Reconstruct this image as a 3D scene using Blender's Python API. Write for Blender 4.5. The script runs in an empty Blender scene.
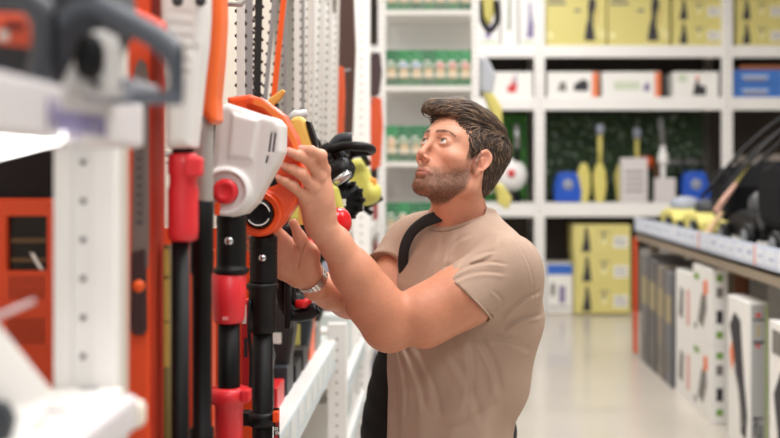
import bpy, bmesh, math, random
import numpy as np
from mathutils import Vector, Matrix

# ------------------------------------------------------------ camera, world, lights
F = 50.0 / 36.0 * 780.0            # focal length in pixels of the 780 px wide frame
CX, CY, CH = 435.0, 172.0, 1.55    # vanishing point of the aisle and the eye height
scene = bpy.context.scene
cam_data = bpy.data.cameras.new('camera')
cam = bpy.data.objects.new('camera', cam_data)
scene.collection.objects.link(cam)
cam.location = (0, 0, CH)
cam.rotation_euler = (math.pi / 2, 0, 0)
cam_data.lens = 50.0
cam_data.sensor_width = 36.0
cam_data.shift_x = -(CX - 390.0) / 780.0
cam_data.shift_y = -(219.0 - CY) / 780.0
cam_data.clip_start = 0.05
cam_data.dof.use_dof = True
cam_data.dof.focus_distance = 2.50
cam_data.dof.aperture_fstop = 2.4
scene.camera = cam
scene.view_settings.view_transform = 'Standard'
scene.view_settings.look = 'None'
scene.view_settings.gamma = 1.0
scene.view_settings.use_curve_mapping = False
scene.view_settings.exposure = -0.5
world = bpy.data.worlds.new('world')
scene.world = world
world.use_nodes = True
world.node_tree.nodes['Background'].inputs[0].default_value = (1.0, 0.99, 0.985, 1)
world.node_tree.nodes['Background'].inputs[1].default_value = 0.5


def area_light(name, loc, rot, size, size_y, power, color=(1, 0.985, 0.985)):
    d = bpy.data.lights.new(name, 'AREA')
    d.shape = 'RECTANGLE'
    d.size, d.size_y = size, size_y
    d.energy = power
    d.color = color
    o = bpy.data.objects.new(name, d)
    scene.collection.objects.link(o)
    o.location, o.rotation_euler = loc, rot
    return o


# rows of ceiling fittings over the aisle
for i_, (lx, ly, lw) in enumerate([(0.7, 1.6, 120), (0.7, 4.6, 112), (0.7, 7.6, 72), (0.7, 10.3, 56),
                                   (3.2, 3.0, 70), (3.2, 8.0, 55), (-2.0, 3.0, 55), (-2.0, 8.0, 70), (0.7, -1.6, 110)]):
    area_light('ceiling_lamp_light', (lx, ly, 4.25), (0, 0, 0), 1.6, 1.2, lw)


# ------------------------------------------------------------ helpers
def W(x, y, Y):
    """a point of the place from picture coordinates and a distance"""
    return np.array([(x - CX) * Y / F, Y, CH - (y - CY) * Y / F])


MATS = {}


def mat(name, color, rough=0.5, metal=0.0, bump=0.0, bscale=40.0, var=0.0, vscale=6.0, emit=0.0, sub=0.0,
        attr=None, stretch=None, coat=0.0, spec=None, alpha=None):
    if name in MATS:
        return MATS[name]
    m = bpy.data.materials.new(name)
    m.use_nodes = True
    nt = m.node_tree
    b = nt.nodes['Principled BSDF']
    c = tuple(color) + (1,) if len(color) == 3 else color
    b.inputs['Base Color'].default_value = c
    b.inputs['Roughness'].default_value = rough
    b.inputs['Metallic'].default_value = metal
    if coat: b.inputs['Coat Weight'].default_value = coat
    if spec is not None: b.inputs['Specular IOR Level'].default_value = spec
    if emit:
        b.inputs['Emission Color'].default_value = c
        b.inputs['Emission Strength'].default_value = emit
    if sub:
        b.inputs['Subsurface Weight'].default_value = sub
        b.inputs['Subsurface Radius'].default_value = (0.012, 0.004, 0.002)
        b.inputs['Subsurface Scale'].default_value = 1.0
    if alpha is not None:
        b.inputs['Alpha'].default_value = alpha
    tc = nt.nodes.new('ShaderNodeTexCoord')
    src = tc.outputs['Object']
    if stretch:
        mp = nt.nodes.new('ShaderNodeMapping')
        mp.inputs['Scale'].default_value = stretch
        nt.links.new(src, mp.inputs['Vector'])
        src = mp.outputs['Vector']
    colout = None
    if attr:
        a = nt.nodes.new('ShaderNodeAttribute')
        a.attribute_name = attr
        colout = a.outputs['Color']
        nt.links.new(colout, b.inputs['Base Color'])
    if var:
        n = nt.nodes.new('ShaderNodeTexNoise')
        n.inputs['Scale'].default_value = vscale
        n.inputs['Detail'].default_value = 5
        nt.links.new(src, n.inputs['Vector'])
        r = nt.nodes.new('ShaderNodeMapRange')
        r.inputs['From Min'].default_value, r.inputs['From Max'].default_value = 0.3, 0.7
        r.inputs['To Min'].default_value, r.inputs['To Max'].default_value = 1 - var, 1 + var
        nt.links.new(n.outputs['Fac'], r.inputs['Value'])
        mx = nt.nodes.new('ShaderNodeVectorMath')
        mx.operation = 'SCALE'
        if colout is not None:
            nt.links.new(colout, mx.inputs[0])
        else:
            mx.inputs[0].default_value = c[:3]
        nt.links.new(r.outputs[0], mx.inputs['Scale'])
        nt.links.new(mx.outputs[0], b.inputs['Base Color'])
    if bump:
        n = nt.nodes.new('ShaderNodeTexNoise')
        n.inputs['Scale'].default_value = bscale
        n.inputs['Detail'].default_value = 4
        nt.links.new(src, n.inputs['Vector'])
        bp = nt.nodes.new('ShaderNodeBump')
        bp.inputs['Strength'].default_value = bump
        bp.inputs['Distance'].default_value = 0.004
        nt.links.new(n.outputs['Fac'], bp.inputs['Height'])
        nt.links.new(bp.outputs[0], b.inputs['Normal'])
    MATS[name] = m
    return m


def S(r, g, b):
    """sRGB 0..255 to linear"""
    f = lambda v: (v / 255 / 12.92) if v / 255 <= 0.04045 else ((v / 255 + 0.055) / 1.055) ** 2.4
    return (f(r), f(g), f(b))


def link(o, parent=None):
    scene.collection.objects.link(o)
    if parent is not None:
        o.parent = parent
    return o


def tag(o, label=None, cat=None, group=None, kind=None):
    if label: o['label'] = label
    if cat: o['category'] = cat
    if group: o['group'] = group
    if kind: o['kind'] = kind
    return o


def thing(name, label, cat, loc=(0, 0, 0), rot=(0, 0, 0), group=None):
    o = bpy.data.objects.new(name, None)
    o.empty_display_size = 0.05
    link(o)
    o.location = loc
    o.rotation_euler = rot
    return tag(o, label, cat, group)


def copy_thing(o, loc=None, rot=None, label=None, scale=None):
    c = o.copy()
    link(c)
    for ch in list(o.children):
        d = ch.copy()
        link(d, c)
        for g in list(ch.children):
            link(g.copy(), d)
    if loc is not None: c.location = loc
    if rot is not None: c.rotation_euler = rot
    if scale is not None: c.scale = scale
    if label: c['label'] = label
    return c


class MB:
    """collects boxes, tubes, lathes and prisms with their materials into one mesh"""

    def __init__(self):
        self.v, self.f, self.m, self.s = [], [], [], []
        self.mats = []

    def mi(self, m):
        if m not in self.mats:
            self.mats.append(m)
        return self.mats.index(m)

    def add(self, vs, fs, m, smooth=False):
        o = len(self.v)
        self.v += [tuple(float(c) for c in p) for p in vs]
        i = self.mi(m)
        for f in fs:
            self.f.append([o + k for k in f])
            self.m.append(i)
            self.s.append(smooth)
        return self

    def box(self, lo, hi, m, R=None, c=None, bev=0.0):
        lo, hi = np.array(lo, float), np.array(hi, float)
        lo, hi = np.minimum(lo, hi), np.maximum(lo, hi)
        if bev > 0:
            bm = bmesh.new()
            bmesh.ops.create_cube(bm, size=1)
            for v in bm.verts:
                v.co = Vector([(lo[i] + hi[i]) / 2 + v.co[i] * (hi[i] - lo[i]) for i in range(3)])
            bmesh.ops.bevel(bm, geom=bm.edges[:], offset=min(bev, 0.45 * float((hi - lo).min())), segments=2,
                            affect='EDGES', profile=0.5)
            vs = [np.array(v.co) for v in bm.verts]
            bm.verts.index_update()
            fs = [[v.index for v in f.verts] for f in bm.faces]
            bm.free()
        else:
            vs = [np.array([(lo, hi)[i][0], (lo, hi)[j][1], (lo, hi)[k][2]]) for i in (0, 1) for j in (0, 1) for k in (0, 1)]
            fs = [(0, 1, 3, 2), (4, 6, 7, 5), (0, 4, 5, 1), (2, 3, 7, 6), (0, 2, 6, 4), (1, 5, 7, 3)]
        if R is not None:
            c0 = (lo + hi) / 2 if c is None else np.array(c)
            vs = [np.array(R @ Vector(v - c0)) + c0 for v in vs]
        return self.add(vs, fs, m, False)

    def tube(self, pts, r, m, n=12, closed=False, caps=True, flat=1.0, up=None):
        pts = [np.array(p, float) for p in pts]
        N = len(pts)
        rs = [r] * N if np.isscalar(r) else list(r)
        vs = []
        u = None
        for i, p in enumerate(pts):
            if closed:
                t = pts[(i + 1) % N] - pts[i - 1]
            else:
                t = pts[min(i + 1, N - 1)] - pts[max(i - 1, 0)]
            t = t / (np.linalg.norm(t) + 1e-12)
            if up is not None:
                u = np.array(up, float)
            elif u is None:
                u = np.array([0, 0, 1.0]) if abs(t[2]) < 0.9 else np.array([1.0, 0, 0])
            u = u - t * (u @ t)
            u /= np.linalg.norm(u) + 1e-12
            w = np.cross(t, u)
            for k in range(n):
                a = 2 * math.pi * k / n
                vs.append(p + rs[i] * (math.cos(a) * u * flat + math.sin(a) * w))
        fs = []
        for i in range(N if closed else N - 1):
            j = (i + 1) % N
            for k in range(n):
                l = (k + 1) % n
                fs.append((i * n + k, i * n + l, j * n + l, j * n + k))
        if caps and not closed:
            fs.append(tuple(range(n))[::-1])
            fs.append(tuple((N - 1) * n + k for k in range(n)))
        return self.add(vs, fs, m, n > 6)

    def lathe(self, prof, m, base=(0, 0, 0), axis=(0, 0, 1), n=28):
        """prof: (radius, height) pairs along the axis"""
        a = np.array(axis, float)
        a /= np.linalg.norm(a)
        u = np.array([1.0, 0, 0]) if abs(a[0]) < 0.9 else np.array([0, 1.0, 0])
        u = u - a * (u @ a)
        u /= np.linalg.norm(u)
        w = np.cross(a, u)
        b = np.array(base, float)
        vs, fs = [], []
        for (r, h) in prof:
            for k in range(n):
                t = 2 * math.pi * k / n
                vs.append(b + a * h + r * (math.cos(t) * u + math.sin(t) * w))
        for i in range(len(prof) - 1):
            for k in range(n):
                l = (k + 1) % n
                fs.append((i * n + k, i * n + l, (i + 1) * n + l, (i + 1) * n + k))
        fs.append(tuple(range(n))[::-1])
        fs.append(tuple((len(prof) - 1) * n + k for k in range(n)))
        return self.add(vs, fs, m, True)

    def prism(self, poly, y0, y1, m, frame=None, bev=0.0, smooth=False):
        """outline in the x,z plane pushed from y0 to y1; frame = function (x,y,z)->point"""
        bm = bmesh.new()
        vv = [bm.verts.new((p[0], y0, p[1])) for p in poly]
        f = bm.faces.new(vv)
        r = bmesh.ops.extrude_face_region(bm, geom=[f])
        for g in r['geom']:
            if isinstance(g, bmesh.types.BMVert):
                g.co.y = y1
        bmesh.ops.recalc_face_normals(bm, faces=bm.faces[:])
        if bev > 0:
            es = [e for e in bm.edges if len(e.link_faces) == 2 and abs(e.calc_face_angle(0)) > 0.9]
            bmesh.ops.bevel(bm, geom=es, offset=bev, segments=2, affect='EDGES', profile=0.5, clamp_overlap=True)
        bmesh.ops.triangulate(bm, faces=[f for f in bm.faces if len(f.verts) > 4])
        bm.verts.index_update()
        vs = [np.array(v.co) for v in bm.verts]
        fs = [[v.index for v in f.verts] for f in bm.faces]
        bm.free()
        if frame is not None:
            vs = [np.array(frame(*v)) for v in vs]
        return self.add(vs, fs, m, smooth)

    def xform(self, fn):
        self.v = [tuple(fn(np.array(p))) for p in self.v]
        return self

    def build(self, name, parent=None, origin=None):
        me = bpy.data.meshes.new(name)
        v = self.v
        if origin is not None:
            v = [(p[0] - origin[0], p[1] - origin[1], p[2] - origin[2]) for p in v]
        me.from_pydata(v, [], self.f)
        for m in self.mats:
            me.materials.append(m)
        me.polygons.foreach_set('material_index', self.m)
        me.polygons.foreach_set('use_smooth', self.s)
        me.update()
        bm = bmesh.new()
        bm.from_mesh(me)
        bmesh.ops.recalc_face_normals(bm, faces=bm.faces[:])
        bm.to_mesh(me)
        bm.free()
        o = bpy.data.objects.new(name, me)
        link(o, parent)
        if origin is not None:
            o.location = origin
        return o


def arc_pts(c, r, a0, a1, n, u=(1, 0, 0), w=(0, 0, 1)):
    c, u, w = np.array(c, float), np.array(u, float), np.array(w, float)
    return [c + r * (math.cos(t) * u + math.sin(t) * w) for t in np.linspace(a0, a1, n)]


def smooth_path(pts, n=6, closed=False):
    """Catmull-Rom through the points"""
    P = [np.array(p, float) for p in pts]
    out = []
    N = len(P)
    rng = range(N if closed else N - 1)
    for i in rng:
        p0 = P[(i - 1) % N] if closed or i > 0 else 2 * P[0] - P[1]
        p1, p2 = P[i], P[(i + 1) % N]
        p3 = P[(i + 2) % N] if closed or i + 2 < N else 2 * P[-1] - P[-2]
        for k in range(n):
            t = k / n
            out.append(0.5 * ((2 * p1) + (-p0 + p2) * t + (2 * p0 - 5 * p1 + 4 * p2 - p3) * t * t + (-p0 + 3 * p1 - 3 * p2 + p3) * t ** 3))
    if not closed:
        out.append(P[-1])
    return out


def text_mesh(body, size, m, name='lettering', parent=None, loc=(0, 0, 0), rot=(math.pi / 2, 0, 0), extrude=0.0006, bold=False):
    cu = bpy.data.curves.new(name, 'FONT')
    cu.body = body
    cu.size = size
    cu.extrude = extrude
    cu.align_x = 'CENTER'
    cu.align_y = 'CENTER'
    if bold: cu.offset = size * 0.02
    o = bpy.data.objects.new(name, cu)
    link(o)
    bpy.context.view_layer.update()
    dg = bpy.context.evaluated_depsgraph_get()
    me = bpy.data.meshes.new_from_object(o.evaluated_get(dg))
    bpy.data.objects.remove(o)
    me.materials.clear()
    me.materials.append(m)
    o = bpy.data.objects.new(name, me)
    link(o, parent)
    o.location, o.rotation_euler = loc, rot
    return o


# ------------------------------------------------------------ sculpting in a distance field
class Vol:
    def __init__(self, xs, ys, zs):
        self.ax = [np.asarray(a, np.float32) for a in (xs, ys, zs)]
        self.a = np.full([len(a) for a in self.ax], 0.06, np.float32)

    def region(self, lo, hi):
        sl = []
        for a, l, h in zip(self.ax, lo, hi):
            i0 = int(np.searchsorted(a, l)) - 1
            i1 = int(np.searchsorted(a, h)) + 1
            sl.append(slice(max(i0, 0), min(max(i1, 1), len(a))))
        return tuple(sl)

    def grid(self, sl):
        return (self.ax[0][sl[0]][:, None, None], self.ax[1][sl[1]][None, :, None], self.ax[2][sl[2]][None, None, :])

    def apply(self, lo, hi, fn, k=0.01, op='+'):
        pad = k + 0.006
        sl = self.region(np.array(lo) - pad, np.array(hi) + pad)
        X, Y, Z = self.grid(sl)
        d = fn(X, Y, Z)
        A = self.a[sl]
        if op == '+':
            h = np.maximum(k - np.abs(A - d), 0) / k if k > 0 else 0
            self.a[sl] = np.minimum(A, d) - h * h * k * 0.25
        elif op == '-':
            d = -d
            h = np.maximum(k - np.abs(A - d), 0) / k if k > 0 else 0
            self.a[sl] = np.maximum(A, d) + h * h * k * 0.25
        elif op == 'add':
            self.a[sl] = A + d

    def cap(self, a, b, ra, rb=None, k=0.01, op='+'):
        rb = ra if rb is None else rb
        a, b = np.array(a, float), np.array(b, float)
        r = max(ra, rb)
        self.apply(np.minimum(a, b) - r, np.maximum(a, b) + r, lambda X, Y, Z: d_cap(X, Y, Z, a, b, ra, rb), k, op)

    def chain(self, pts, rs, k=0.01, op='+'):
        for i in range(len(pts) - 1):
            self.cap(pts[i], pts[i + 1], rs[i], rs[i + 1], k, op)

    def ell(self, c, r, R=None, k=0.01, op='+'):
        m = max(r)
        c = np.array(c, float)
        self.apply(c - m, c + m, lambda X, Y, Z: d_ell(X, Y, Z, c, r, R), k, op)

    def mesh(self, name, mats_, parent=None, smooth_iter=1):
        v, f = surface_nets(self.a, self.ax)
        me = bpy.data.meshes.new(name)
        me.vertices.add(len(v))
        me.vertices.foreach_set('co', v.astype(np.float32).ravel())
        me.loops.add(len(f) * 4)
        me.loops.foreach_set('vertex_index', f.astype(np.int32).ravel())
        me.polygons.add(len(f))
        me.polygons.foreach_set('loop_start', np.arange(0, len(f) * 4, 4, dtype=np.int32))
        me.polygons.foreach_set('use_smooth', np.ones(len(f), bool))
        for m in (mats_ if isinstance(mats_, (list, tuple)) else [mats_]):
            me.materials.append(m)
        me.update(calc_edges=True)
        me.validate()
        o = bpy.data.objects.new(name, me)
        link(o, parent)
        self.verts = v
        return o


def d_cap(X, Y, Z, a, b, ra, rb):
    ab = b - a
    L = float(ab @ ab) + 1e-12
    t = ((X - a[0]) * ab[0] + (Y - a[1]) * ab[1] + (Z - a[2]) * ab[2]) / L
    t = np.clip(t, 0, 1)
    return np.sqrt((X - a[0] - t * ab[0]) ** 2 + (Y - a[1] - t * ab[1]) ** 2 + (Z - a[2] - t * ab[2]) ** 2) - (ra + (rb - ra) * t)


def d_ell(X, Y, Z, c, r, R=None):
    x, y, z = X - c[0], Y - c[1], Z - c[2]
    if R is not None:       # columns of R = local axes
        x, y, z = (R[0][0] * x + R[1][0] * y + R[2][0] * z, R[0][1] * x + R[1][1] * y + R[2][1] * z, R[0][2] * x + R[1][2] * y + R[2][2] * z)
    k0 = np.sqrt((x / r[0]) ** 2 + (y / r[1]) ** 2 + (z / r[2]) ** 2)
    k1 = np.sqrt((x / r[0] ** 2) ** 2 + (y / r[1] ** 2) ** 2 + (z / r[2] ** 2) ** 2) + 1e-9
    return k0 * (k0 - 1) / k1


def surface_nets(A, ax):
    A = np.where(A == 0, 1e-7, A)
    ins = A < 0
    c = ins[:-1, :-1, :-1].astype(np.int8)
    s = np.zeros_like(c)
    for i in (0, 1):
        for j in (0, 1):
            for k in (0, 1):
                s += ins[i:ins.shape[0] - 1 + i, j:ins.shape[1] - 1 + j, k:ins.shape[2] - 1 + k]
    cells = np.argwhere((s > 0) & (s < 8))
    idx = np.full(c.shape, -1, np.int32)
    idx[cells[:, 0], cells[:, 1], cells[:, 2]] = np.arange(len(cells))
    acc = np.zeros((len(cells), 3))
    cnt = np.zeros(len(cells))
    corners = [(i, j, k) for i in (0, 1) for j in (0, 1) for k in (0, 1)]
    axs = [np.asarray(a, float) for a in ax]

    def val(o):
        return A[cells[:, 0] + o[0], cells[:, 1] + o[1], cells[:, 2] + o[2]]

    def pos(o):
        return np.stack([axs[q][cells[:, q] + o[q]] for q in range(3)], 1)
    for a in corners:
        for q in range(3):
            if a[q] == 0:
                b = list(a)
                b[q] = 1
                va, vb = val(a), val(b)
                m = (va < 0) != (vb < 0)
                t = np.where(m, va / (va - vb + 1e-20), 0)
                p = pos(a) + (pos(b) - pos(a)) * t[:, None]
                acc[m] += p[m]
                cnt[m] += 1
    V = acc / cnt[:, None]
    quads = []
    for q in range(3):
        sl0 = [slice(None)] * 3
        sl1 = [slice(None)] * 3
        sl0[q] = slice(0, -1)
        sl1[q] = slice(1, None)
        i0, i1 = ins[tuple(sl0)], ins[tuple(sl1)]
        e = np.argwhere(i0 != i1)
        u, w = [(1, 2), (2, 0), (0, 1)][q]
        ok = (e[:, u] > 0) & (e[:, w] > 0) & (e[:, u] < A.shape[u] - 1) & (e[:, w] < A.shape[w] - 1)
        e = e[ok]
        fl = i0[e[:, 0], e[:, 1], e[:, 2]]

        def g(du, dw):
            t = e.copy()
            t[:, u] -= du
            t[:, w] -= dw
            return idx[t[:, 0], t[:, 1], t[:, 2]]
        qd = np.stack([g(1, 1), g(0, 1), g(0, 0), g(1, 0)], 1)
        qd = np.where(fl[:, None], qd, qd[:, ::-1])
        quads.append(qd)
    return V, np.concatenate(quads)


def axis(*segs):
    """segs: start, (end, step), (end, step) ... -> coordinates"""
    out = [segs[0]]
    for end, step in segs[1:]:
        n = max(1, int(round((end - out[-1]) / step)))
        out += list(np.linspace(out[-1], end, n + 1)[1:])
    return out


def color_attr(o, name, cols):
    at = o.data.color_attributes.new(name, 'FLOAT_COLOR', 'POINT')
    c = np.ones((len(o.data.vertices), 4), np.float32)
    c[:, :3] = cols
    at.data.foreach_set('color', c.ravel())


def vnoise(P, scale, seed=0):
    """cheap smooth value noise on points (N,3) -> -1..1"""
    q = P * scale
    i = np.floor(q).astype(np.int64)
    f = q - i
    f = f * f * (3 - 2 * f)
    out = 0

    def h(a):
        n = (a[..., 0] * 374761393 + a[..., 1] * 668265263 + a[..., 2] * 2147483647 + seed * 974711) & 0x7fffffff
        n = ((n ^ (n >> 13)) * 1274126177) & 0x7fffffff
        n = n ^ (n >> 16)
        return (n & 0xffff) / 32767.5 - 1
    for dx in (0, 1):
        for dy in (0, 1):
            for dz in (0, 1):
                w = (f[..., 0] if dx else 1 - f[..., 0]) * (f[..., 1] if dy else 1 - f[..., 1]) * (f[..., 2] if dz else 1 - f[..., 2])
                out = out + w * h(i + np.array([dx, dy, dz]))
    return out


# ============================================================ the hall
random.seed(11)
white_paint = mat('white_powder_coat', S(240, 238, 235), .42, var=.02, vscale=8)
white_dull = mat('white_shelf', S(228, 225, 220), .5)
cream = mat('cream_panel', S(222, 212, 198), .6)
black = mat('black_plastic', S(13, 13, 15), .45, bump=.1, bscale=400, spec=.28)
dark_grey = mat('dark_grey_plastic', S(56, 59, 64), .45, bump=.08, bscale=500, spec=.35)
orange = mat('orange_plastic', S(238, 92, 30), .34)
red = mat('red_plastic', S(212, 32, 38), .35)
steel = mat('brushed_steel', S(176, 176, 178), .35, metal=.85)
shadow_dark = mat('shade_backing', S(58, 48, 42), .8)  # dark tone stands in for the shade deep in the rack bays


def struct(o):
    o['kind'] = 'structure'
    return o


ORD = ['first', 'second', 'third', 'fourth', 'fifth', 'sixth', 'seventh', 'eighth', 'ninth', 'tenth', 'eleventh', 'twelfth']

# ---- shell
fm = bpy.data.materials.new('polished_floor')
fm.use_nodes = True
nt = fm.node_tree
b = nt.nodes['Principled BSDF']
tc = nt.nodes.new('ShaderNodeTexCoord')
n1 = nt.nodes.new('ShaderNodeTexNoise'); n1.inputs['Scale'].default_value = 1.4; n1.inputs['Detail'].default_value = 6
cr = nt.nodes.new('ShaderNodeValToRGB')
cr.color_ramp.elements[0].color = S(196, 188, 176) + (1,)
cr.color_ramp.elements[1].color = S(208, 200, 188) + (1,)
nt.links.new(tc.outputs['Object'], n1.inputs['Vector'])
nt.links.new(n1.outputs['Fac'], cr.inputs['Fac'])
nt.links.new(cr.outputs['Color'], b.inputs['Base Color'])
b.inputs['Roughness'].default_value = .24
b.inputs['Coat Weight'].default_value = .2
struct(MB().box((-4.5, -3.5, -.06), (6.5, 13.4, 0), fm).build('floor'))
struct(MB().box((-4.5, -3.5, 4.5), (6.5, 13.4, 4.6), mat('ceiling_panel', S(232, 230, 226), .8)).build('ceiling'))
struct(MB().box((-4.5, 13.3, 0), (6.5, 13.4, 4.5), mat('wall_paint', S(210, 204, 196), .8)).build('wall_back'))
struct(MB().box((-4.6, -3.5, 0), (-4.5, 13.4, 4.5), mat('wall_paint', S(210, 204, 196), .8)).build('wall_left'))
struct(MB().box((6.5, -3.5, 0), (6.6, 13.4, 4.5), mat('wall_paint', S(210, 204, 196), .8)).build('wall_right'))
lampm = mat('lamp_diffuser', (1, .97, .92), .5, emit=3.0)
for kl_, (lx, ly) in enumerate([(.7, 1.6), (.7, 4.6), (.7, 7.6), (.7, 10.3), (3.2, 3.0), (3.2, 8.0), (-2.0, 3.0), (-2.0, 8.0)]):
    lt = thing('ceiling_light', 'white rectangular ceiling light panel over the shop, ' + ORD[kl_] + ' of the eight', 'ceiling light', (lx, ly, 4.3), group='ceiling light panels')
    MB().box((-.85, -.65, .05), (.85, .65, .2), white_paint).build('housing', lt)
    MB().box((-.80, -.60, .03), (.80, .60, .05), lampm).build('diffuser', lt)


# ---- holed upright
def upright(mb, x0, x1, y0, y1, z0, z1, m=white_paint, pitch=.05, hole=.008, faces='-y'):
    """a steel post with a row of slots on its front"""
    mb.box((x0, y0, z0), (x1, y1, z1), m, bev=.003)
    hm = mat('slot_shadow', S(160, 152, 146), .8)
    z = z0 + pitch
    while z < z1 - .02:
        if 'y' in faces:
            xm = (x0 + x1) / 2
            mb.box((xm - hole, y0 - .0008, z - hole * .9), (xm + hole, y0 + .002, z + hole * .9), hm)
        z += pitch
    return mb


# ---- printed cartons
def carton(name, lo, hi, base, label, cat, group=None, style=None, face='-y', rot=0, **kw):
    lo, hi = np.array(lo, float), np.array(hi, float)
    c = np.array([(lo[0] + hi[0]) / 2, (lo[1] + hi[1]) / 2, lo[2]])
    mb = MB()
    l, h = lo - c, hi - c
    mb.box(l, h, base, bev=.004)
    w, hh = (h[0] - l[0], h[2] - l[2])
    if face == '-y':
        def P(u0, v0, u1, v1, m, k=0):
            mb.box((l[0] + u0 * w, l[1] - .0015 - k * .0012, l[2] + v0 * hh), (l[0] + u1 * w, l[1] + .001, l[2] + v1 * hh), m)

        def poly(pts, m, k=1):
            mb.prism([(l[0] + u * w, l[2] + v * hh) for u, v in pts], l[1] - .0015 - k * .0012, l[1] + .001, m)
    else:
        wd = h[1] - l[1]

        def P(u0, v0, u1, v1, m, k=0):      # seen from the aisle, u runs towards the camera
            mb.box((l[0] - .0015 - k * .0012, h[1] - u0 * wd, l[2] + v0 * hh), (l[0] + .001, h[1] - u1 * wd, l[2] + v1 * hh), m)

        def poly(pts, m, k=1):
            mb.prism([(u, v) for u, v in pts], l[0] - .0015 - k * .0012, l[0] + .001, m,
                     frame=lambda x, y, z: (y, h[1] - x * wd, l[2] + z * hh))
    if style: style(P, poly)
    if rot:
        ca_, sa_ = math.cos(rot), math.sin(rot)
        mb.xform(lambda p: np.array([p[0] * ca_ - p[1] * sa_, p[0] * sa_ + p[1] * ca_, p[2]]))
    o = mb.build(name)
    o.location = c
    return tag(o, label, cat, group)


ink = mat('dark_print', S(48, 46, 52), .6)
inkg = mat('grey_print', S(120, 116, 110), .6)
paper = mat('white_print', S(240, 238, 232), .6)
pinkish = mat('red_print', S(205, 60, 62), .6)
oprint = mat('orange_print', S(232, 128, 84), .6)
gprint = mat('green_print', S(120, 160, 60), .6)
bprint = mat('lilac_print', S(128, 118, 158), .6)
yellow_card = mat('yellow_carton', S(216, 205, 128), .6)
white_card = mat('white_carton', S(238, 236, 232), .55)
blue_card = mat('blue_carton', S(62, 118, 200), .5)
grey_card = mat('grey_carton', S(150, 148, 142), .6)


def st_washer_wide(P, poly):
    poly([(.64, .10), (.82, .10), (.80, .30), (.78, .40), (.79, .62), (.84, .80), (.80, .98), (.74, .98), (.70, .8), (.71, .55), (.67, .38)], ink)
    P(.83, .40, .86, .72, mat('amber_print', S(190, 160, 70), .6)); P(.86, .15, .885, .62, mat('pale_print', S(236, 228, 170), .6))
    P(.04, .80, .34, .86, inkg); P(.06, .90, .3, .96, inkg); P(.48, .66, .58, .72, inkg)
    P(.03, .15, .12, .26, mat('pale_print', S(236, 228, 170), .6)); P(.92, .14, .98, .30, mat('pale_print', S(236, 228, 170), .6))


def st_washer(P, poly):
    poly([(.14, .08), (.30, .08), (.29, .35), (.27, .62), (.245, .92), (.20, .92), (.19, .55), (.16, .3)], ink)
    P(.44, .74, .64, .78, inkg); P(.48, .34, .58, .62, mat('pale_print', S(236, 228, 170), .6)); P(.50, .5, .55, .7, inkg)
    P(.70, .22, .95, .62, paper); P(.72, .30, .93, .34, inkg, 1); P(.72, .42, .93, .46, inkg, 1); P(.72, .52, .9, .55, inkg, 1)


def st_white(kind):
    def f(P, poly):
        if kind == 0:
            poly([(.42, .2), (.62, .18), (.66, .5), (.58, .55), (.56, .85), (.52, .5), (.44, .45)], pinkish); P(.6, .5, .64, .9, bprint)
        elif kind == 1:
            poly([(.52, .25), (.80, .25), (.80, .6), (.70, .72), (.60, .6), (.52, .5)], ink); poly([(.2, .25), (.38, .25), (.35, .6), (.25, .6)], inkg)
            P(.87, .02, 1.0, .98, oprint)
        elif kind == 2:
            P(.2, .3, .65, .62, mat('pale_green_print', S(205, 214, 190), .6)); poly([(.7, .25), (.82, .25), (.8, .6), (.72, .5)], bprint); P(.90, .02, 1.0, .98, oprint)
        elif kind == 3:
            poly([(.42, .08), (.72, .08), (.72, .45), (.6, .45), (.52, .75), (.46, .4)], ink); P(.50, .5, .56, .85, oprint); P(.1, .6, .3, .9, mat('pale_green_print', S(205, 214, 190), .6))
        elif kind == 4:
            poly([(.30, .15), (.60, .15), (.62, .4), (.52, .62), (.50, .85), (.40, .85), (.38, .5)], bprint); P(.1, .05, .9, .08, gprint)
        elif kind == 5:
            poly([(.40, .3), (.56, .3), (.60, .8), (.56, 1.0), (.44, 1.0), (.42, .7)], mat('moss_print', S(96, 106, 84), .6))
        elif kind == 6:
            P(.05, .78, .98, .99, mat('blue_print', S(50, 104, 196), .5)); P(.18, .35, .34, .6, inkg); P(.5, .2, .72, .55, bprint); P(.1, .1, .9, .13, inkg)
    return f


# ---- back racking
BYF = 11.7
levels = [(2.79, 2.92), (2.22, 2.36), (1.065, 1.215)]
bays = [(-.90, 1.13), (1.13, 3.16), (3.16, 5.19)]
bay_lab = ['white steel storage rack bay beside the tall wire rack of green packets',
           'white steel storage rack bay with the dark green hedge panel',
           'white steel storage rack bay holding blue cartons above mower handles']
for i, (x0, x1) in enumerate(bays):
    t = thing('storage_rack', bay_lab[i], 'storage rack', ((x0 + x1) / 2, BYF, 0), group='rack bays across the end of the aisle')
    ox = (x0 + x1) / 2
    upright(MB(), x0 - ox - .055, x0 - ox + .055, 0, .06, 0, 3.6, pitch=.075, hole=.012).build('upright', t)
    if i == 2:
        upright(MB(), x1 - ox - .055, x1 - ox + .055, 0, .06, 0, 3.6, pitch=.075, hole=.012).build('upright', t)
    for (z0, z1) in levels:
        mb = MB()
        mb.box((x0 - ox + .056, .02, z0), (x1 - ox - .056, .06, z1), white_paint, bev=.006)
        mb.box((x0 - ox + .056, .06, z1 - .04), (x1 - ox - .056, .75, z1), white_dull)
        mb.build('shelf', t)
    MB().box((x0 - ox + .056, .82, .0), (x1 - ox - .056, .86, 3.6), shadow_dark).build('back_panel', t)
    MB().box((x0 - ox + .056, .05, 0), (x1 - ox - .056, .80, .02), mat('base_deck', S(190, 180, 166), .6)).build('base_deck', t)


def bx(px0, px1, py0, py1, Y):
    a, c = W(px0, py1, Y), W(px1, py0, Y)
    return a, c


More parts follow.
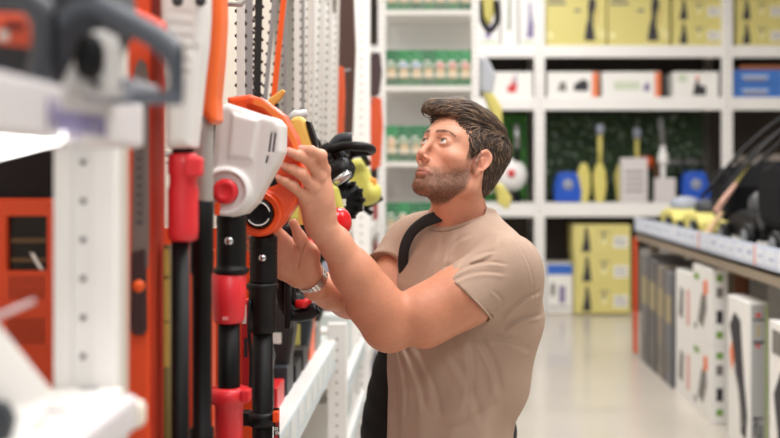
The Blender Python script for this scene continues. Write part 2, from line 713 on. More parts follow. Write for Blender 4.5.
def rowbox(name, px0, px1, py0, py1, base, label, cat, group=None, style=None, depth=.45, zfix=None, Y=11.76):
    a, c = bx(px0, px1, py0, py1, Y)
    z0, z1 = (a[2], c[2]) if zfix is None else (zfix, zfix + c[2] - a[2])
    return carton(name, (a[0] + .004, Y, z0), (c[0] - .004, Y + depth, z1), base, label, cat, group, style)


# top level
for (q0, q1, lb) in ((545, 606.5, 'wide yellow carton with a dark pressure washer picture next to the white cartons'), (607.5, 670, 'wide yellow carton with a dark pressure washer picture beside the stacked pair')):
    rowbox('carton', q0, q1, -6, 45, yellow_card, lb, 'box', 'wide yellow cartons on the top shelf', st_washer_wide, zfix=2.921)
for k, (q0, q1) in enumerate(((672, 723), (735, 786))):
    for j in (0, 1):
        rowbox('carton', q0, q1, 22 - 1, 45, yellow_card,
               ['lower', 'upper'][j] + ' yellow carton of the pair ' + ['between the wide yellow carton and the rack post', 'beyond the rack post above the blue cartons'][k],
               'box', 'yellow cartons on the top shelf', st_washer, zfix=2.921 + j * .262)
for k, (q0, q1, sty, lb) in enumerate(((478, 500, 4, 'white carton with a purple picture next to the hanging yellow tool'),
                                       (501, 518, 5, 'white carton with a tall green-grey picture on the top shelf'),
                                       (519, 543, 4, 'white carton with a purple picture beside the first yellow carton'))):
    rowbox('carton', q0, q1, -6, 45, white_card, lb, 'box', 'white cartons on the top shelf', st_white(sty), zfix=2.921)
# second level
for (q0, q1, sty, lb) in ((488, 533, 0, 'white carton with a red machine picture on the shelf above the head of the person'),
                          (547, 599, 1, 'white carton with a dark machine picture and orange end strip'),
                          (602, 661, 2, 'white carton with a pale green picture and orange end strip'),
                          (673, 719, 3, 'white carton with a black and orange machine picture beside the rack post')):
    rowbox('carton', q0, q1, 71.5, 97, white_card, lb, 'box', 'white cartons on the second shelf', st_white(sty), zfix=2.361)
bluest = lambda P, poly: (P(.18, .40, .68, .62, mat('light_blue_print', S(176, 196, 226), .5)), P(.22, .2, .64, .40, mat('dull_print', S(140, 128, 140), .5)), P(.95, .05, .999, .95, paper))
for j in (0, 1):
    rowbox('carton', 732, 786, 83.5, 97, blue_card, ['lower', 'upper'][j] + ' bright blue carton stacked on the second shelf of the rack', 'box',
           'blue cartons on the second shelf', bluest, zfix=2.361 + j * .151)
rowbox('carton', 740, 790, 66, 70, mat('brown_carton', S(160, 96, 60), .6), 'flat brown carton lying on top of the blue cartons', 'box', None, None, zfix=2.664)
# floor level
for j in (0, 1, 2):
    rowbox('carton', 574 + (j == 2) * -1, 631, 222.5 + 0, 252, yellow_card, ['bottom', 'middle', 'top'][j] + ' carton of the yellow stack of three standing on the floor', 'box',
           'yellow cartons stacked on the floor', st_washer, zfix=.021 + j * .32, Y=11.70 - .0)
rowbox('carton', 545.5, 573, 264, 313, white_card, 'white carton with a blue lid beside the yellow stack on the floor', 'box', None, st_white(6), zfix=.021)
rowbox('carton', 640, 690, 250, 313, grey_card, 'grey carton on the rack floor behind the orange strap', 'box', None, None, zfix=.021)

# ---- hedge panels
leafm = [mat('leaf_dark', S(40, 62, 38), .6), mat('leaf_mid', S(62, 92, 48), .6), mat('leaf_pale', S(150, 165, 150), .6)]
leafb = [mat('leaf_vivid', S(52, 120, 44), .6), mat('leaf_bright', S(84, 150, 60), .6)]


def hedge(x0, x1, z0, z1, Y, n, mats_, weights, label):
    mb = MB()
    mb.box((x0, Y + .05, z0), (x1, Y + .08, z1), mats_[0])
    rr = random.Random(5)
    for _ in range(n):
        m_ = rr.choices(mats_, weights)[0]
        p = np.array([rr.uniform(x0 + .02, x1 - .02), Y + rr.uniform(0, .05), rr.uniform(z0 + .02, z1 - .02)])
        a = rr.uniform(0, 6.28)
        s = rr.uniform(.02, .038)
        u = np.array([math.cos(a), rr.uniform(-.5, .2), math.sin(a)]) * s
        v = np.array([-math.sin(a), rr.uniform(-.4, .4), math.cos(a)]) * s * .45
        mb.add([p - u, p - v * 1, p + u, p + v + np.array([0, -.005, 0])], [(0, 1, 2, 3)], m_)
    return tag(mb.build('artificial_hedge_panel'), label, 'hedge panel')


hedge(1.20, 3.09, 1.22, 2.21, 12.42, 2600, leafm, [5, 3, 1], 'dark artificial hedge panel hanging behind the pressure washers')
hedge(-.2, 1.06, 1.22, 2.21, 12.42, 1500, leafb, [5, 3], 'bright green artificial hedge panel behind the white round machine')

# ---- machines on the middle shelf
kyellow = mat('garden_yellow', S(214, 202, 112), .5)
kblue = mat('machine_blue', S(28, 84, 190), .4)
ZS = 1.216


def machine_washer(px, Y, label, body, w=.30, h=.42, s=1.0, wheel=black):
    x = (px - CX) * Y / F
    t = thing('pressure_washer', label, 'pressure washer', (x, Y, ZS))
    mb = MB()
    mb.prism([(-.15, .0), (.15, .0), (.16, .12), (.12, .30), (.08, .34), (-.08, .34), (-.13, .28), (-.16, .12)], -.11, .11, body, bev=.025)
    mb.build('body', t)
    for sx in (-1, 1):
        MB().lathe([(.07, -.02), (.075, -.01), (.075, .01), (.07, .02)], wheel, (sx * .165, .02, .0755), (1, 0, 0), n=20).build('wheel', t)
    mb = MB()
    mb.tube([(-.1, .05, .33), (-.1, .08, .48), (-.07, .09, .52), (.07, .09, .52), (.1, .08, .48), (.1, .05, .33)], .012, black, n=8)
    mb.build('handle', t)
    mb = MB()
    mb.lathe([(.07, -.02), (.06, .0), (.03, .01)], mat('machine_grey', S(150, 156, 170), .4), (0, -.11, .20), (0, -1, 0), n=20)
    mb.build('cap', t)
    t.scale = (s, s, s)
    return t


machine_washer(567, 11.98, 'blue pressure washer with a grey dial beside the rack post', kblue, s=.98)
machine_washer(694, 11.98, 'blue pressure washer in front of the dark recess near the rack post', kblue, s=1.0)


def lance(px, Y, top, label, col=kyellow, lean=.0):
    x = (px - CX) * Y / F
    t = thing('spray_lance', label, 'spray lance', (x, Y, ZS), group='yellow spray lances on the middle shelf')
    mb = MB()
    mb.prism([(-.05, 0), (.04, 0), (.07, .18), (.06, .34), (.02, .44), (-.04, .42), (-.08, .30), (-.07, .15)], -.04, .04, col, bev=.015)
    mb.build('grip', t)
    z = CH + (CY - top) * Y / F - ZS
    if z > .5:
        mb = MB(); mb.tube([(0, 0, .4), (lean, 0, z - .12)], .026, col, n=10); mb.build('tube', t)
        mb = MB(); mb.lathe([(.03, 0), (.045, .03), (.045, .10), (.03, .12)], mat('machine_grey', S(150, 156, 170), .4), (lean, 0, z - .12)); mb.build('nozzle', t)
    return t


lance(584, 11.92, 170, 'short yellow spray gun body standing beside the blue pressure washer')
lance(600, 11.92, 124, 'tall yellow spray lance with a grey nozzle on the middle shelf')
lance(622, 11.98, 172, 'yellow spray gun body half hidden behind the white notice box')
lance(637, 12.05, 128, 'tall yellow spray lance rising behind the white notice box')
rowbox('notice_box', 621, 648, 158, 203, mat('pale_card', S(212, 206, 206), .6), 'pale notice box with printed lines on the middle shelf', 'box', None,
       lambda P, poly: [P(.15, .25 + k * .14, .85, .29 + k * .14, inkg) for k in range(4)], depth=.12, zfix=ZS, Y=11.72)
rowbox('notice_box', 655, 676, 178, 203, mat('pale_card', S(212, 206, 206), .6), 'small pale box at the foot of the white pole', 'box', None, None, depth=.12, zfix=ZS, Y=11.72)
t = thing('pole_sprayer', 'white upright pole tool with a dark grey top on the middle shelf', 'pole tool', ((663 - CX) * 11.9 / F, 11.9, ZS))
mb = MB(); mb.tube([(0, 0, 0), (0, 0, .62)], .03, white_paint, n=12); mb.lathe([(.05, 0), (.055, .02), (.055, .1), (.04, .13)], white_paint, (0, 0, .42)); mb.build('pole', t)
mb = MB(); mb.tube([(0, 0, .62), (-.03, 0, .93)], .028, mat('machine_grey2', S(120, 120, 120), .5), n=10); mb.build('extension', t)
t = thing('hand_auger', 'orange horizontal roller with a brown upright stand on the middle shelf', 'garden tool', ((652 - CX) * 12.0 / F, 12.15, ZS))
mb = MB(); mb.tube([(-.10, 0, .44), (.03, 0, .44)], .07, orange, n=14); mb.tube([(0, 0, .44), (.62, 0, .44)], .03, mat('machine_grey2', S(120, 120, 120), .5), n=10); mb.build('roller', t)
mb = MB(); mb.box((.03, -.12, 0), (.09, -.06, .47), mat('brown_wood', S(96, 66, 44), .7), bev=.006); mb.build('stand', t)
t = thing('patio_cleaner', 'white round machine with a red centre beside the green hedge panel', 'garden machine', ((511 - CX) * 11.9 / F, 11.9, ZS))
mb = MB(); mb.lathe([(.05, .04), (.17, .02), (.18, -.03), (.15, -.08)], white_paint, (0, 0, .30), (0, -1, 0), n=28); mb.build('housing', t)
mb = MB(); mb.lathe([(.04, .03), (.045, .055), (.02, .065)], red, (0, 0, .32), (0, -1, 0), n=16); mb.build('hub', t)
mb = MB(); mb.lathe([(.12, 0), (.13, .02), (.10, .10), (.08, .12)], black, (0, .02, 0)); mb.build('base', t)
mb = MB(); mb.tube([(.06, 0, .45), (.07, 0, .58)], .035, black, n=12); mb.tube([(.07, 0, .58), (.06, 0, .86)], .03, steel, n=12); mb.build('pole', t)
# reels on the bay beyond the post
for r_ in range(2):
    for c_ in range(4):
        t = thing('cable_reel', ORD[c_] + ' grey cable reel from the rack post in the ' + ['lower', 'upper'][r_] + ' row', 'cable reel', (3.38 + c_ * .22, 12.12, ZS + .13 + r_ * .30), group=['lower', 'upper'][r_] + ' row of cable reels')
        MB().lathe([(.10, -.06), (.105, -.05), (.105, -.04), (.06, -.035), (.06, .035), (.105, .04), (.105, .05), (.10, .06)], mat('reel_grey', S(150, 140, 132), .5), (0, 0, 0), (0, 1, 0), n=22).build('drum', t)
        MB().lathe([(.03, .0), (.03, .02)], black, (0, -.06, 0), (0, -1, 0), n=12).build('hub', t)
MB_ = MB().box((3.24, 11.99, 1.50 + .0), (5.1, 12.3, 1.52), mat('reel_shelf', S(110, 84, 64), .6))
tag(MB_.build('reel_shelf'), 'brown board carrying the upper row of cable reels', 'shelf')

# ---- wire rack with green packets
RY = 7.0
rx0, rx1 = -.345, .262
t = thing('wire_rack', 'tall white wire rack with baskets of green packets', 'display rack', ((rx0 + rx1) / 2, RY, 0))
ox = (rx0 + rx1) / 2
hw = (rx1 - rx0) / 2
for s in (-1, 1):
    upright(MB(), s * hw - .024, s * hw + .024, 0, .03, 0, 2.9, pitch=.04, hole=.006).build('upright', t)
    upright(MB(), s * hw - .02, s * hw + .02, .44, .47, 0, 2.9, pitch=.04, hole=.006, faces='').build('upright', t)
shelfz = [2.60, 2.11, 1.62, 1.12, .62, .12]
wirem = mat('white_wire', S(235, 233, 228), .4)
mb = MB()
for k in range(13):
    x = -hw + .03 + k * (2 * hw - .06) / 12
    mb.box((x - .002, .432, .1), (x + .002, .436, 2.9), wirem)
for k in range(56):
    z = .1 + k * .05
    mb.box((-hw, .436, z - .002), (hw, .440, z + .002), wirem)
mb.box((-hw, .46, .1), (hw, .464, 2.9), mat('rack_back', S(246, 244, 243), .6))
mb.build('back_grid', t)
for z in shelfz:
    mb = MB()
    mb.box((-hw + .025, .0, z - .035), (hw - .025, .43, z - .003), white_dull)
    mb.build('shelf', t)
    mb = MB()
    for k in range(30):
        x = -hw + .03 + k * (2 * hw - .06) / 29
        mb.box((x - .0014, -.004, z - .03), (x + .0014, 0, z + .13), wirem)
    for zz in (z + .13, z + .065):
        mb.box((-hw, -.006, zz - .004), (hw, .001, zz + .004), wirem)
    mb.build('basket_front', t)


def packet(col, pic):
    mb = MB()
    vs, fs = [], []
    w, h, n = .040, .235, 8
    for i in range(n + 1):
        z = h * i / n
        d = .020 * math.sin(math.pi * min(1, .08 + .92 * i / n)) + .003
        for (sx, sy) in ((-1, -1), (-.5, -1.25), (.5, -1.25), (1, -1), (1, 1), (-1, 1)):
            vs.append((sx * w * (1 - .06 * math.sin(math.pi * i / n)), sy * d, z))
    for i in range(n):
        for k in range(6):
            l = (k + 1) % 6
            fs.append((i * 6 + k, i * 6 + l, (i + 1) * 6 + l, (i + 1) * 6 + k))
    fs += [tuple(range(6))[::-1], tuple(n * 6 + k for k in range(6))]
    mb.add(vs, fs, col)
    mb.box((-.028, -.030, .05), (.028, -.024, .115), mat('packet_cream', S(228, 200, 156), .6))
    mb.box((-.026, -.0305, .115), (.026, -.024, .15), pic)
    mb.box((-.028, -.029, .152), (.012, -.02, .165), mat('packet_white', S(226, 228, 226), .6))
    return mb


pgreen, pgreen2 = mat('packet_green', S(38, 128, 72), .5), mat('packet_deep_green', S(28, 104, 60), .5)
pics = [mat('packet_rose', S(214, 112, 96), .6), mat('packet_sky', S(142, 170, 206), .6), mat('packet_sand', S(226, 178, 130), .6), mat('packet_leaf', S(96, 140, 76), .6)]
rows = ['top', 'second', 'third', 'fourth', 'fifth', 'lowest']
rr = random.Random(3)
for r_, z in enumerate(shelfz):
    srcs = {}
    for k in range(7):
        v = rr.randrange(4)
        x = ox - hw + .065 + k * (2 * hw - .13) / 6
        lb = 'green seed packet with a ' + ['rose', 'sky blue', 'sandy', 'leafy'][v] + ' picture, ' + ORD[k] + ' along the ' + rows[r_] + ' wire basket'
        if v not in srcs:
            o = packet(pgreen if v != 3 else pgreen2, pics[v]).build('seed_packet')
            srcs[v] = o
        else:
            o = srcs[v].copy(); link(o)
        o.location = (x, RY + .05, z - .002)
        o.rotation_euler = (0, 0, rr.uniform(-.06, .06))
        tag(o, lb, 'seed packet', rows[r_] + ' basket of green packets')

# ---- tool gondola along the aisle wall: panel, rails, uprights
lp = thing('tool_gondola', 'cream backed shop gondola carrying the hanging saws and hedge trimmers', 'shelving unit', (-.9, 3.6, 0))
MB().box((-.02, -3.3, 0), (.02, 2.3, 3.0), cream).build('back_panel', lp)
for Y in (1.94, 2.9, 3.85):
    upright(MB(), .022, .08, Y - 3.6 - .03, Y - 3.6 + .03, 0, 3.0, pitch=.05).build('upright', lp)
upright(MB(), .455, .548, 5.85 - 3.6, 5.90 - 3.6, 0, 3.0, pitch=.045, hole=.006).build('upright', lp)
upright(MB(), .452, .532, 4.50 - 3.6, 4.55 - 3.6, 0, .92, pitch=.045, hole=.005).build('upright', lp)
strip = mat('price_strip', S(206, 218, 224), .35)
mb = MB()
mb.box((.02, 1.80 - 3.6, .80), (.44, 4.49 - 3.6, .815), white_dull)
mb.box((.435, 1.80 - 3.6, .735), (.487, 4.49 - 3.6, .855), white_paint, bev=.004)
mb.box((.487, 1.82 - 3.6, .742), (.490, 4.48 - 3.6, .848), strip)
for k in range(14):
    y = 2.0 + k * .18 - 3.6
    mb.box((.4902, y, .778), (.4912, y + .12, .84), mat('price_ticket', S(226, 230, 228), .5))
mb.build('shelf', lp)
for z in (.62, .34):
    mb = MB()
    mb.box((.02, 4.56 - 3.6, z), (.52, 5.84 - 3.6, z + .015), white_dull)
    mb.box((.50, 4.56 - 3.6, z - .04), (.523, 5.84 - 3.6, z + .04), white_paint, bev=.004)
    mb.box((.523, 4.58 - 3.6, z - .032), (.526, 5.82 - 3.6, z + .032), strip)
    mb.build('shelf', lp)
MB().box((.02, -1.8, .10), (.46, 2.2, .16), white_dull).build('base_deck', lp)

# goods on the low shelves beyond
rr = random.Random(9)
for z, nm in ((.636, 'upper'), (.356, 'lower')):
    for k in range(5):
        y = 4.66 + k * .22
        col = rr.choice([white_card, white_card, grey_card, mat('mist_carton', S(206, 214, 212), .6)])
        h = rr.uniform(.14, .22)
        carton('small_carton', (-.80, y, z), (-.42, y + .14, z + h), col, ORD[k] + ' small carton along the ' + nm + ' low shelf past the low white post', 'box', nm + ' low shelf cartons', None)
# far gondola with white shelves past the post
fg_ = thing('far_gondola', 'white shelving unit past the perforated post with small goods', 'shelving unit', (-.75, 8.0, 0))
MB().box((-.02, -1.9, 0), (.02, 1.9, 2.7), white_dull).build('back_panel', fg_)
for y in (-1.9, 0, 1.9):
    upright(MB(), .02, .08, y - .03, y + .03, 0, 2.7, pitch=.06).build('upright', fg_)
for z in (.15, .50, .85, 1.2):
    mb = MB()
    mb.box((.02, -1.9, z), (.38, 1.9, z + .02), white_dull)
    mb.box((.36, -1.9, z - .04), (.385, 1.9, z + .04), white_paint, bev=.004)
    mb.build('shelf', fg_)
rr = random.Random(21)
for q, z in enumerate((.17, .52, .87, 1.22)):
    for k in range(6):
        y = 6.2 + k * .58
        col = rr.choice([white_card, mat('mist_carton', S(206, 214, 212), .6), grey_card, mat('lilac_carton', S(190, 190, 206), .6), pinkish, mat('lime_carton', S(172, 200, 120), .6)])
        carton('small_carton', (-.72, y, z), (-.40, y + .24, z + rr.uniform(.12, .26)), col,
               ORD[k] + ' carton along the ' + ['bottom', 'second', 'third', 'top'][q] + ' shelf of the white shelving past the post', 'box', 'cartons on the white shelving past the post', None)

# ---- low gondola across the aisle
GX = 1.70
gd = thing('low_gondola', 'long waist high gondola with a pale blue price strip carrying lawn mowers', 'shelving unit', (GX, 6.3, 0))
topm = mat('gondola_top', S(150, 136, 118), .6)
mb = MB(); mb.box((.0, -2.9, 1.03), (1.5, 2.86, 1.06), white_dull); mb.build('top_board', gd)
mb = MB(); mb.box((-.012, -2.9, 1.055), (.004, 2.86, 1.17), mat('pale_blue_strip', S(204, 212, 230), .35), bev=.003)
rr = random.Random(2)
for k in range(30):
    y = -2.8 + k * .188
    mb.box((-.0145, y, 1.075), (-.0122, y + .15, 1.155), mat('strip_ticket', S(226, 230, 238), .5))
    mb.box((-.0155, y + .01, 1.10 + rr.random() * .02), (-.0146, y + .09, 1.115 + rr.random() * .02), mat('strip_ink', S(170, 178, 204), .6))
for y in (.62, -.6): mb.box((-.0165, y, 1.06), (-.0146, y + .02, 1.165), oprint)
mb.build('price_strip', gd)
mb = MB(); mb.box((.0, -2.9, .975), (.03, 2.86, 1.055), topm, bev=.004); mb.build('front_rail', gd)
for y in (2.80, .50, -1.80):
    mb = MB(); upright(mb, .115, .175, y - .03, y + .03, 0, 1.03, m=topm, faces=''); mb.build('leg', gd)
MB().box((.75, -2.9, 0), (.78, 2.86, 1.03), mat('shade_backing2', S(70, 56, 46), .8)).build('back_panel', gd)  # panel coloured dark to stand in for the shade under the gondola
tag(MB().box((GX - .02, 9.155, .02), (GX + .012, 9.19, 1.0), mat('orange_strap', S(232, 88, 44), .6), bev=.004).build('corner_guard'), 'orange corner strip standing at the far end of the low gondola', 'corner guard')


def st_trimmer(P, poly):
    poly([(.12, .80), (.36, .90), (.62, .86), (.70, .66), (.78, .48), (.93, .26), (.86, .10), (.66, .12), (.58, .36), (.40, .50), (.30, .66)], ink); poly([(.36, .52), (.58, .44), (.74, .24), (.80, .18), (.70, .16), (.56, .38)], inkg, 2)
    poly([(.12, .62), (.26, .70), (.34, .58), (.22, .5)], oprint, 2)
    P(.55, .02, .95, .05, inkg); P(.6, .055, .85, .075, ink)


def st_saw(P, poly):
    poly([(.30, .25), (.55, .18), (.75, .45), (.72, .7), (.5, .62)], inkg)
    poly([(.62, .6), (.82, .68), (.78, .85), (.60, .8)], oprint, 2)
    P(.08, .8, .34, .88, gprint); P(.1, .12, .2, .2, ink)


# tall cartons with the wide face to the aisle
def aisle_carton(px_far, px_near, ztop, z0, depth, base, label, sty, group=None, x=GX - .0):
    Yf, Yn = F * x / (px_far - CX), F * x / (px_near - CX)
    return carton('carton', (x, Yn, z0), (x + depth, Yf, ztop), base, label, 'box', group, sty, face='-x')


c1 = aisle_carton(727.5, 749, .84, 0, .105, white_card, 'tall white carton with a black and orange trimmer picture under the low gondola', st_trimmer)
# printed grey side of that carton
side = MB()
Yn = F * GX / (749 - CX)
side.box((GX + .012, Yn - .0025, .01), (GX + .088, Yn + .001, .83), mat('grey_print_panel', S(172, 172, 170), .6))
side.box((GX + .090, Yn - .0025, .01), (GX + .098, Yn + .001, .83), mat('lime_print', S(176, 204, 84), .6))
side.box((GX + .02, Yn - .0035, .62), (GX + .085, Yn, .635), ink)
side.box((GX + .02, Yn - .0035, .745), (GX + .085, Yn, .755), ink)
side.box((GX + .035, Yn - .0035, .60), (GX + .06, Yn, .615), pinkish)
side.box((GX + .035, Yn - .0035, .765), (GX + .065, Yn, .785), pinkish)
side.box((GX + .045, Yn - .0035, .66), (GX + .055, Yn, .72), mat('amber_print', S(190, 160, 70), .6))
sd = side.build('side_print', c1)
sd.matrix_parent_inverse = Matrix.Translation(-c1.location)
tx = text_mesh('SNIM', .085, ink, 'lettering', c1, rot=(math.pi / 2, -math.pi / 2, 0))
tx.location = (GX + .05 - c1.location[0], Yn - .004 - c1.location[1], .13)
aisle_carton(769, 806, .80, 0, .105, white_card, 'white carton with curly black picture standing at the edge of the picture', lambda P, poly: (
    poly([(.15, .55), (.4, .75), (.6, .7), (.55, .45), (.75, .3), (.7, .1), (.35, .12), (.25, .35)], ink), P(.1, .8, .5, .95, inkg)))
for j in (0, 1):
    aisle_carton(693, 711.5, .475 + j * .475, j * .477, .10, white_card, ['lower', 'upper'][j] + ' white carton with a grey saw picture beside the tall trimmer carton', st_saw)
    o = aisle_carton(676, 692, .43 + j * .44, j * .432, .10, white_card, ['lower', 'upper'][j] + ' white carton with red lettering next to the grey cartons', lambda P, poly: (
        poly([(.2, .3), (.45, .25), (.5, .7), (.3, .75)], inkg), P(.7, .2, .85, .75, mat('pale_red_print', S(214, 150, 138), .6))))
    # green icons on the camera side of the saw cartons
    Yn2 = F * GX / (711.5 - CX)
    mb = MB()
    for (za, zb, m_) in ((.05, .09, gprint), (.14, .22, ink), (.30, .36, inkg), (.40, .44, gprint)):
        mb.box((GX + .03, Yn2 - .0022, j * .477 + za), (GX + .07, Yn2 + .001, j * .477 + zb), m_)
    so = mb.build('side_print', bpy.context.scene.objects[-1])
for o in [o for o in scene.objects if o.name.startswith('side_print') and o is not sd]:
    o.parent = None
# attach each icon strip to its own saw carton
saws = [o for o in scene.objects if o.get('label', '').endswith('beside the tall trimmer carton')]
strips = [o for o in scene.objects if o.name.startswith('side_print') and o is not sd]
for a, c in zip(saws, strips):
    c.parent = a
    c.matrix_parent_inverse = Matrix.Translation(-a.location)
rr = random.Random(6)
tones = [S(128, 124, 122), S(108, 104, 104), S(140, 130, 118), S(120, 120, 124)]
for k, (q0, q1) in enumerate(((641, 648), (649, 656), (657, 664), (665, 672))):
    aisle_carton(q0, q1, .88 - .02 * k, 0, .30, mat('tool_carton_%d' % k, tones[k], .6),
                 ['first', 'second', 'third', 'fourth'][k] + ' tall grey-brown carton counted from the orange corner strip',
                 lambda P, poly: (P(.1, .55, .9, .8, mat('sand_print', S(170, 156, 120), .6)), P(.15, .1, .7, .3, inkg), P(.92, .0, 1.0, 1.0, ink)), 'grey-brown cartons under the low gondola')
for k in range(4):
    y = 6.9 + k * .5
    carton('carton', (GX + .42, y, 0), (GX + .7, y + .42, .82), [white_card, mat('brown_carton', S(160, 96, 60), .6)][k % 2], ORD[k] + ' deep carton behind the front row under the low gondola', 'box', 'cartons behind the front row')


# ---- lawn mowers on the low gondola
def mower(loc, rot, label, deck, motor, s=1.0, handle=True, bag=False):
    t = thing('lawn_mower', label, 'lawn mower', loc, (0, 0, rot))
    mb = MB()
    mb.prism([(-.30, .07), (.30, .07), (.33, .13), (.28, .20), (.10, .23), (-.24, .22), (-.33, .14)], -.19, .19, deck, bev=.03)
    mb.build('deck', t)
    mb = MB()
    mb.lathe([(.13, 0), (.14, .03), (.135, .08), (.10, .12), (.04, .135)], motor, (.04, 0, .21), n=26)
    mb.build('motor_cover', t)
    for (x, y, r) in ((-.24, -.22, .085), (-.24, .22, .085), (.25, -.22, .075), (.25, .22, .075)):
        w = MB()
        w.lathe([(r * .8, -.025), (r, -.018), (r, .018), (r * .8, .025)], black, (x, y, r), (0, 1, 0), n=24)
        wo = w.build('wheel', t)
        sgn = -1 if y < 0 else 1
        w = MB()
        w.lathe([(r * .62, 0), (r * .58, .006), (r * .2, .010)], mat('rim_grey', S(120, 122, 126), .4), (x, y + sgn * .024, r), (0, sgn, 0), n=18)
        w.build('hubcap', wo)
    if handle:
        mb = MB()
        mb.tube(smooth_path([(-.26, -.17, .18), (-.55, -.18, .42), (-.80, -.19, .64), (-.86, -.15, .69), (-.86, .15, .69), (-.80, .19, .64), (-.55, .18, .42), (-.26, .17, .18)], 4), .011, black, n=8)
        mb.build('handlebar', t)
    if bag:
        g = MB()
        g.prism([(.24, .14), (.62, .16), (.68, .30), (.62, .46), (.40, .48), (.26, .36)], -.20, .20, mat('grass_bag_cloth', S(14, 14, 16), .9, bump=.3, bscale=60, spec=.2), bev=.04)
        g.build('grass_bag', t)
    t.scale = (s, s, s)
    return t


hY = 1.061
HP2 = math.pi / 2
mower((2.10, 5.55, hY), HP2, 'black lawn mower with grey wheel rims and a satin black motor cover', black, mat('satin_black', S(38, 38, 42), .3), 1.15, handle=False, bag=True)
mower((2.10, 6.68, hY), HP2, 'black lawn mower with a grey motor cover and a bulging black grass bag', black, mat('satin_grey', S(86, 86, 90), .35), 1.10, handle=False, bag=True)
mower((2.04, 7.98, hY), HP2, 'yellow lawn mower with a dark grey motor cover on the low gondola', kyellow, dark_grey, .85, handle=False)
mower((2.02, 8.72, hY), HP2, 'yellow lawn mower with a pale grey motor cover at the gondola end', kyellow, mat('machine_grey', S(150, 156, 170), .4), .85, handle=False)
mower((2.72, 6.60, hY), HP2, 'black lawn mower with a dark grey motor cover in the inner row', black, dark_grey, 1.2, handle=False, bag=True)
mower((2.72, 7.90, hY), HP2, 'black lawn mower with a yellow motor cover in the inner row', black, kyellow, 1.2, handle=False, bag=True)
for k_, (xa, ya, yb, zz, lb) in enumerate(((2.05, 6.72, 7.12, 1.68, 'black looped mower handle rising over the bulging grass bag'), (2.30, 7.55, 7.95, 1.62, 'black looped mower handle rising in front of the reels'), (2.45, 6.1, 6.5, 1.55, 'black looped mower handle nearest the edge of the picture'))):
    t = thing('mower_handle', lb, 'handle', (xa, (ya + yb) / 2, zz))
    hh = (yb - ya) / 2
    mb = MB(); mb.tube(smooth_path([(-.30, -hh, -.30), (-.02, -hh, .02), (.22, -hh, .22), (.34, -hh * .8, .28), (.34, hh * .8, .28), (.22, hh, .22), (-.02, hh, .02), (-.30, hh, -.30)], 4), .013, black, n=8); mb.build('tube', t)
    mb = MB(); mb.tube([(.22, -hh, .22), (.22, hh, .22)], .010, black, n=8); mb.build('crossbar', t)


def stick(p0, p1, label, grip, metal_):
    p0, p1 = np.array(p0), np.array(p1)
    t = thing('hand_tool', label, 'garden tool', tuple(p0))
    m = p0 + (p1 - p0) * .55
    MB().tube([p0 * 0, (m - p0)], .020, grip, n=10).build('handle', t)
    MB().tube([(m - p0), (p1 - p0)], .016, metal_, n=10).build('shaft', t)
    return t


stick(W(716, 211, 6.75), W(749, 162, 7.0), 'slanted tool shaft with a pale pink grip and yellow band across the black mowers', mat('pale_pink_grip', S(216, 170, 150), .6), mat('dull_yellow', S(190, 176, 96), .5))
stick(W(705, 236, 6.95), W(722, 213, 7.05), 'short slanted beige grip in front of the black mowers', mat('beige_grip', S(216, 182, 140), .6), mat('beige_grip', S(216, 182, 140), .6))


# ============================================================ tools hanging in the aisle
def d_poly(X, Z, poly):
    """signed distance in the x,z plane"""
    d = None
    s = np.ones(np.broadcast(X, Z).shape, np.float32)
    n = len(poly)
    for i in range(n):
        ax, az = poly[i]
        bx_, bz = poly[i - 1]
        ex, ez = bx_ - ax, bz - az
        wx, wz = X - ax, Z - az
        t = np.clip((wx * ex + wz * ez) / (ex * ex + ez * ez + 1e-12), 0, 1)
        dd = (wx - ex * t) ** 2 + (wz - ez * t) ** 2
        d = dd if d is None else np.minimum(d, dd)
        c1_, c2_, c3_ = Z >= az, Z < bz, ex * wz > ez * wx
        s = np.where((c1_ & c2_ & c3_) | (~c1_ & ~c2_ & ~c3_), -s, s)
    return s * np.sqrt(d)


class Shell:
    """rounded moulded plastic parts from outlines at a distance"""

    def __init__(self, lo, hi, step):
        self.V = Vol(axis(lo[0], (hi[0], step)), axis(lo[1], (hi[1], step)), axis(lo[2], (hi[2], step)))

    def plate(self, poly, y0, y1, rnd, k=.006, op='+'):
        P_ = np.array(poly)
        lo = np.array([P_[:, 0].min(), y0, P_[:, 1].min()])
        hi = np.array([P_[:, 0].max(), y1, P_[:, 1].max()])

        def fn(X, Y, Z):
            a = d_poly(X, Z, poly) + rnd
            b_ = np.abs(Y - (y0 + y1) / 2) - (y1 - y0) / 2 + rnd
            return np.minimum(np.maximum(a, b_), 0) + np.sqrt(np.maximum(a, 0) ** 2 + np.maximum(b_, 0) ** 2) - rnd
        self.V.apply(lo, hi, fn, k, op)


def pw(pts, Y):
    return [(W(x, y, Y)[0], W(x, y, Y)[2]) for x, y in pts]


def rel(o, parent):
    o.parent = parent
    o.matrix_parent_inverse = Matrix.Translation(-Vector(parent.location))
    return o


def lz(px, Y, prof, m, n=30):
    """turned shape on an upright axis: (half width in picture px, picture y) pairs"""
    x = W(px, 0, Y)[0]
    mb = MB()
    pr = [(w * Y / F, CH + (CY - y) * Y / F) for w, y in prof]
    mb.lathe(pr, m, (x, Y, 0), n=n)
    return mb


white_pl = mat('white_tool_plastic', S(226, 224, 222), .38, bump=.05, bscale=900)
grip_black = mat('ribbed_grip', S(11, 11, 12), .5, spec=.28)
shaft_black = mat('painted_shaft', S(7, 7, 8), .5, spec=.22)
silver = mat('bolt_silver', S(200, 200, 204), .25, metal=1.0)
coral = mat('coral_red_plastic', S(222, 44, 52), .36)
orange_s = mat('saw_orange', S(240, 84, 34), .32)
orange_l = mat('light_orange', S(246, 128, 58), .35)


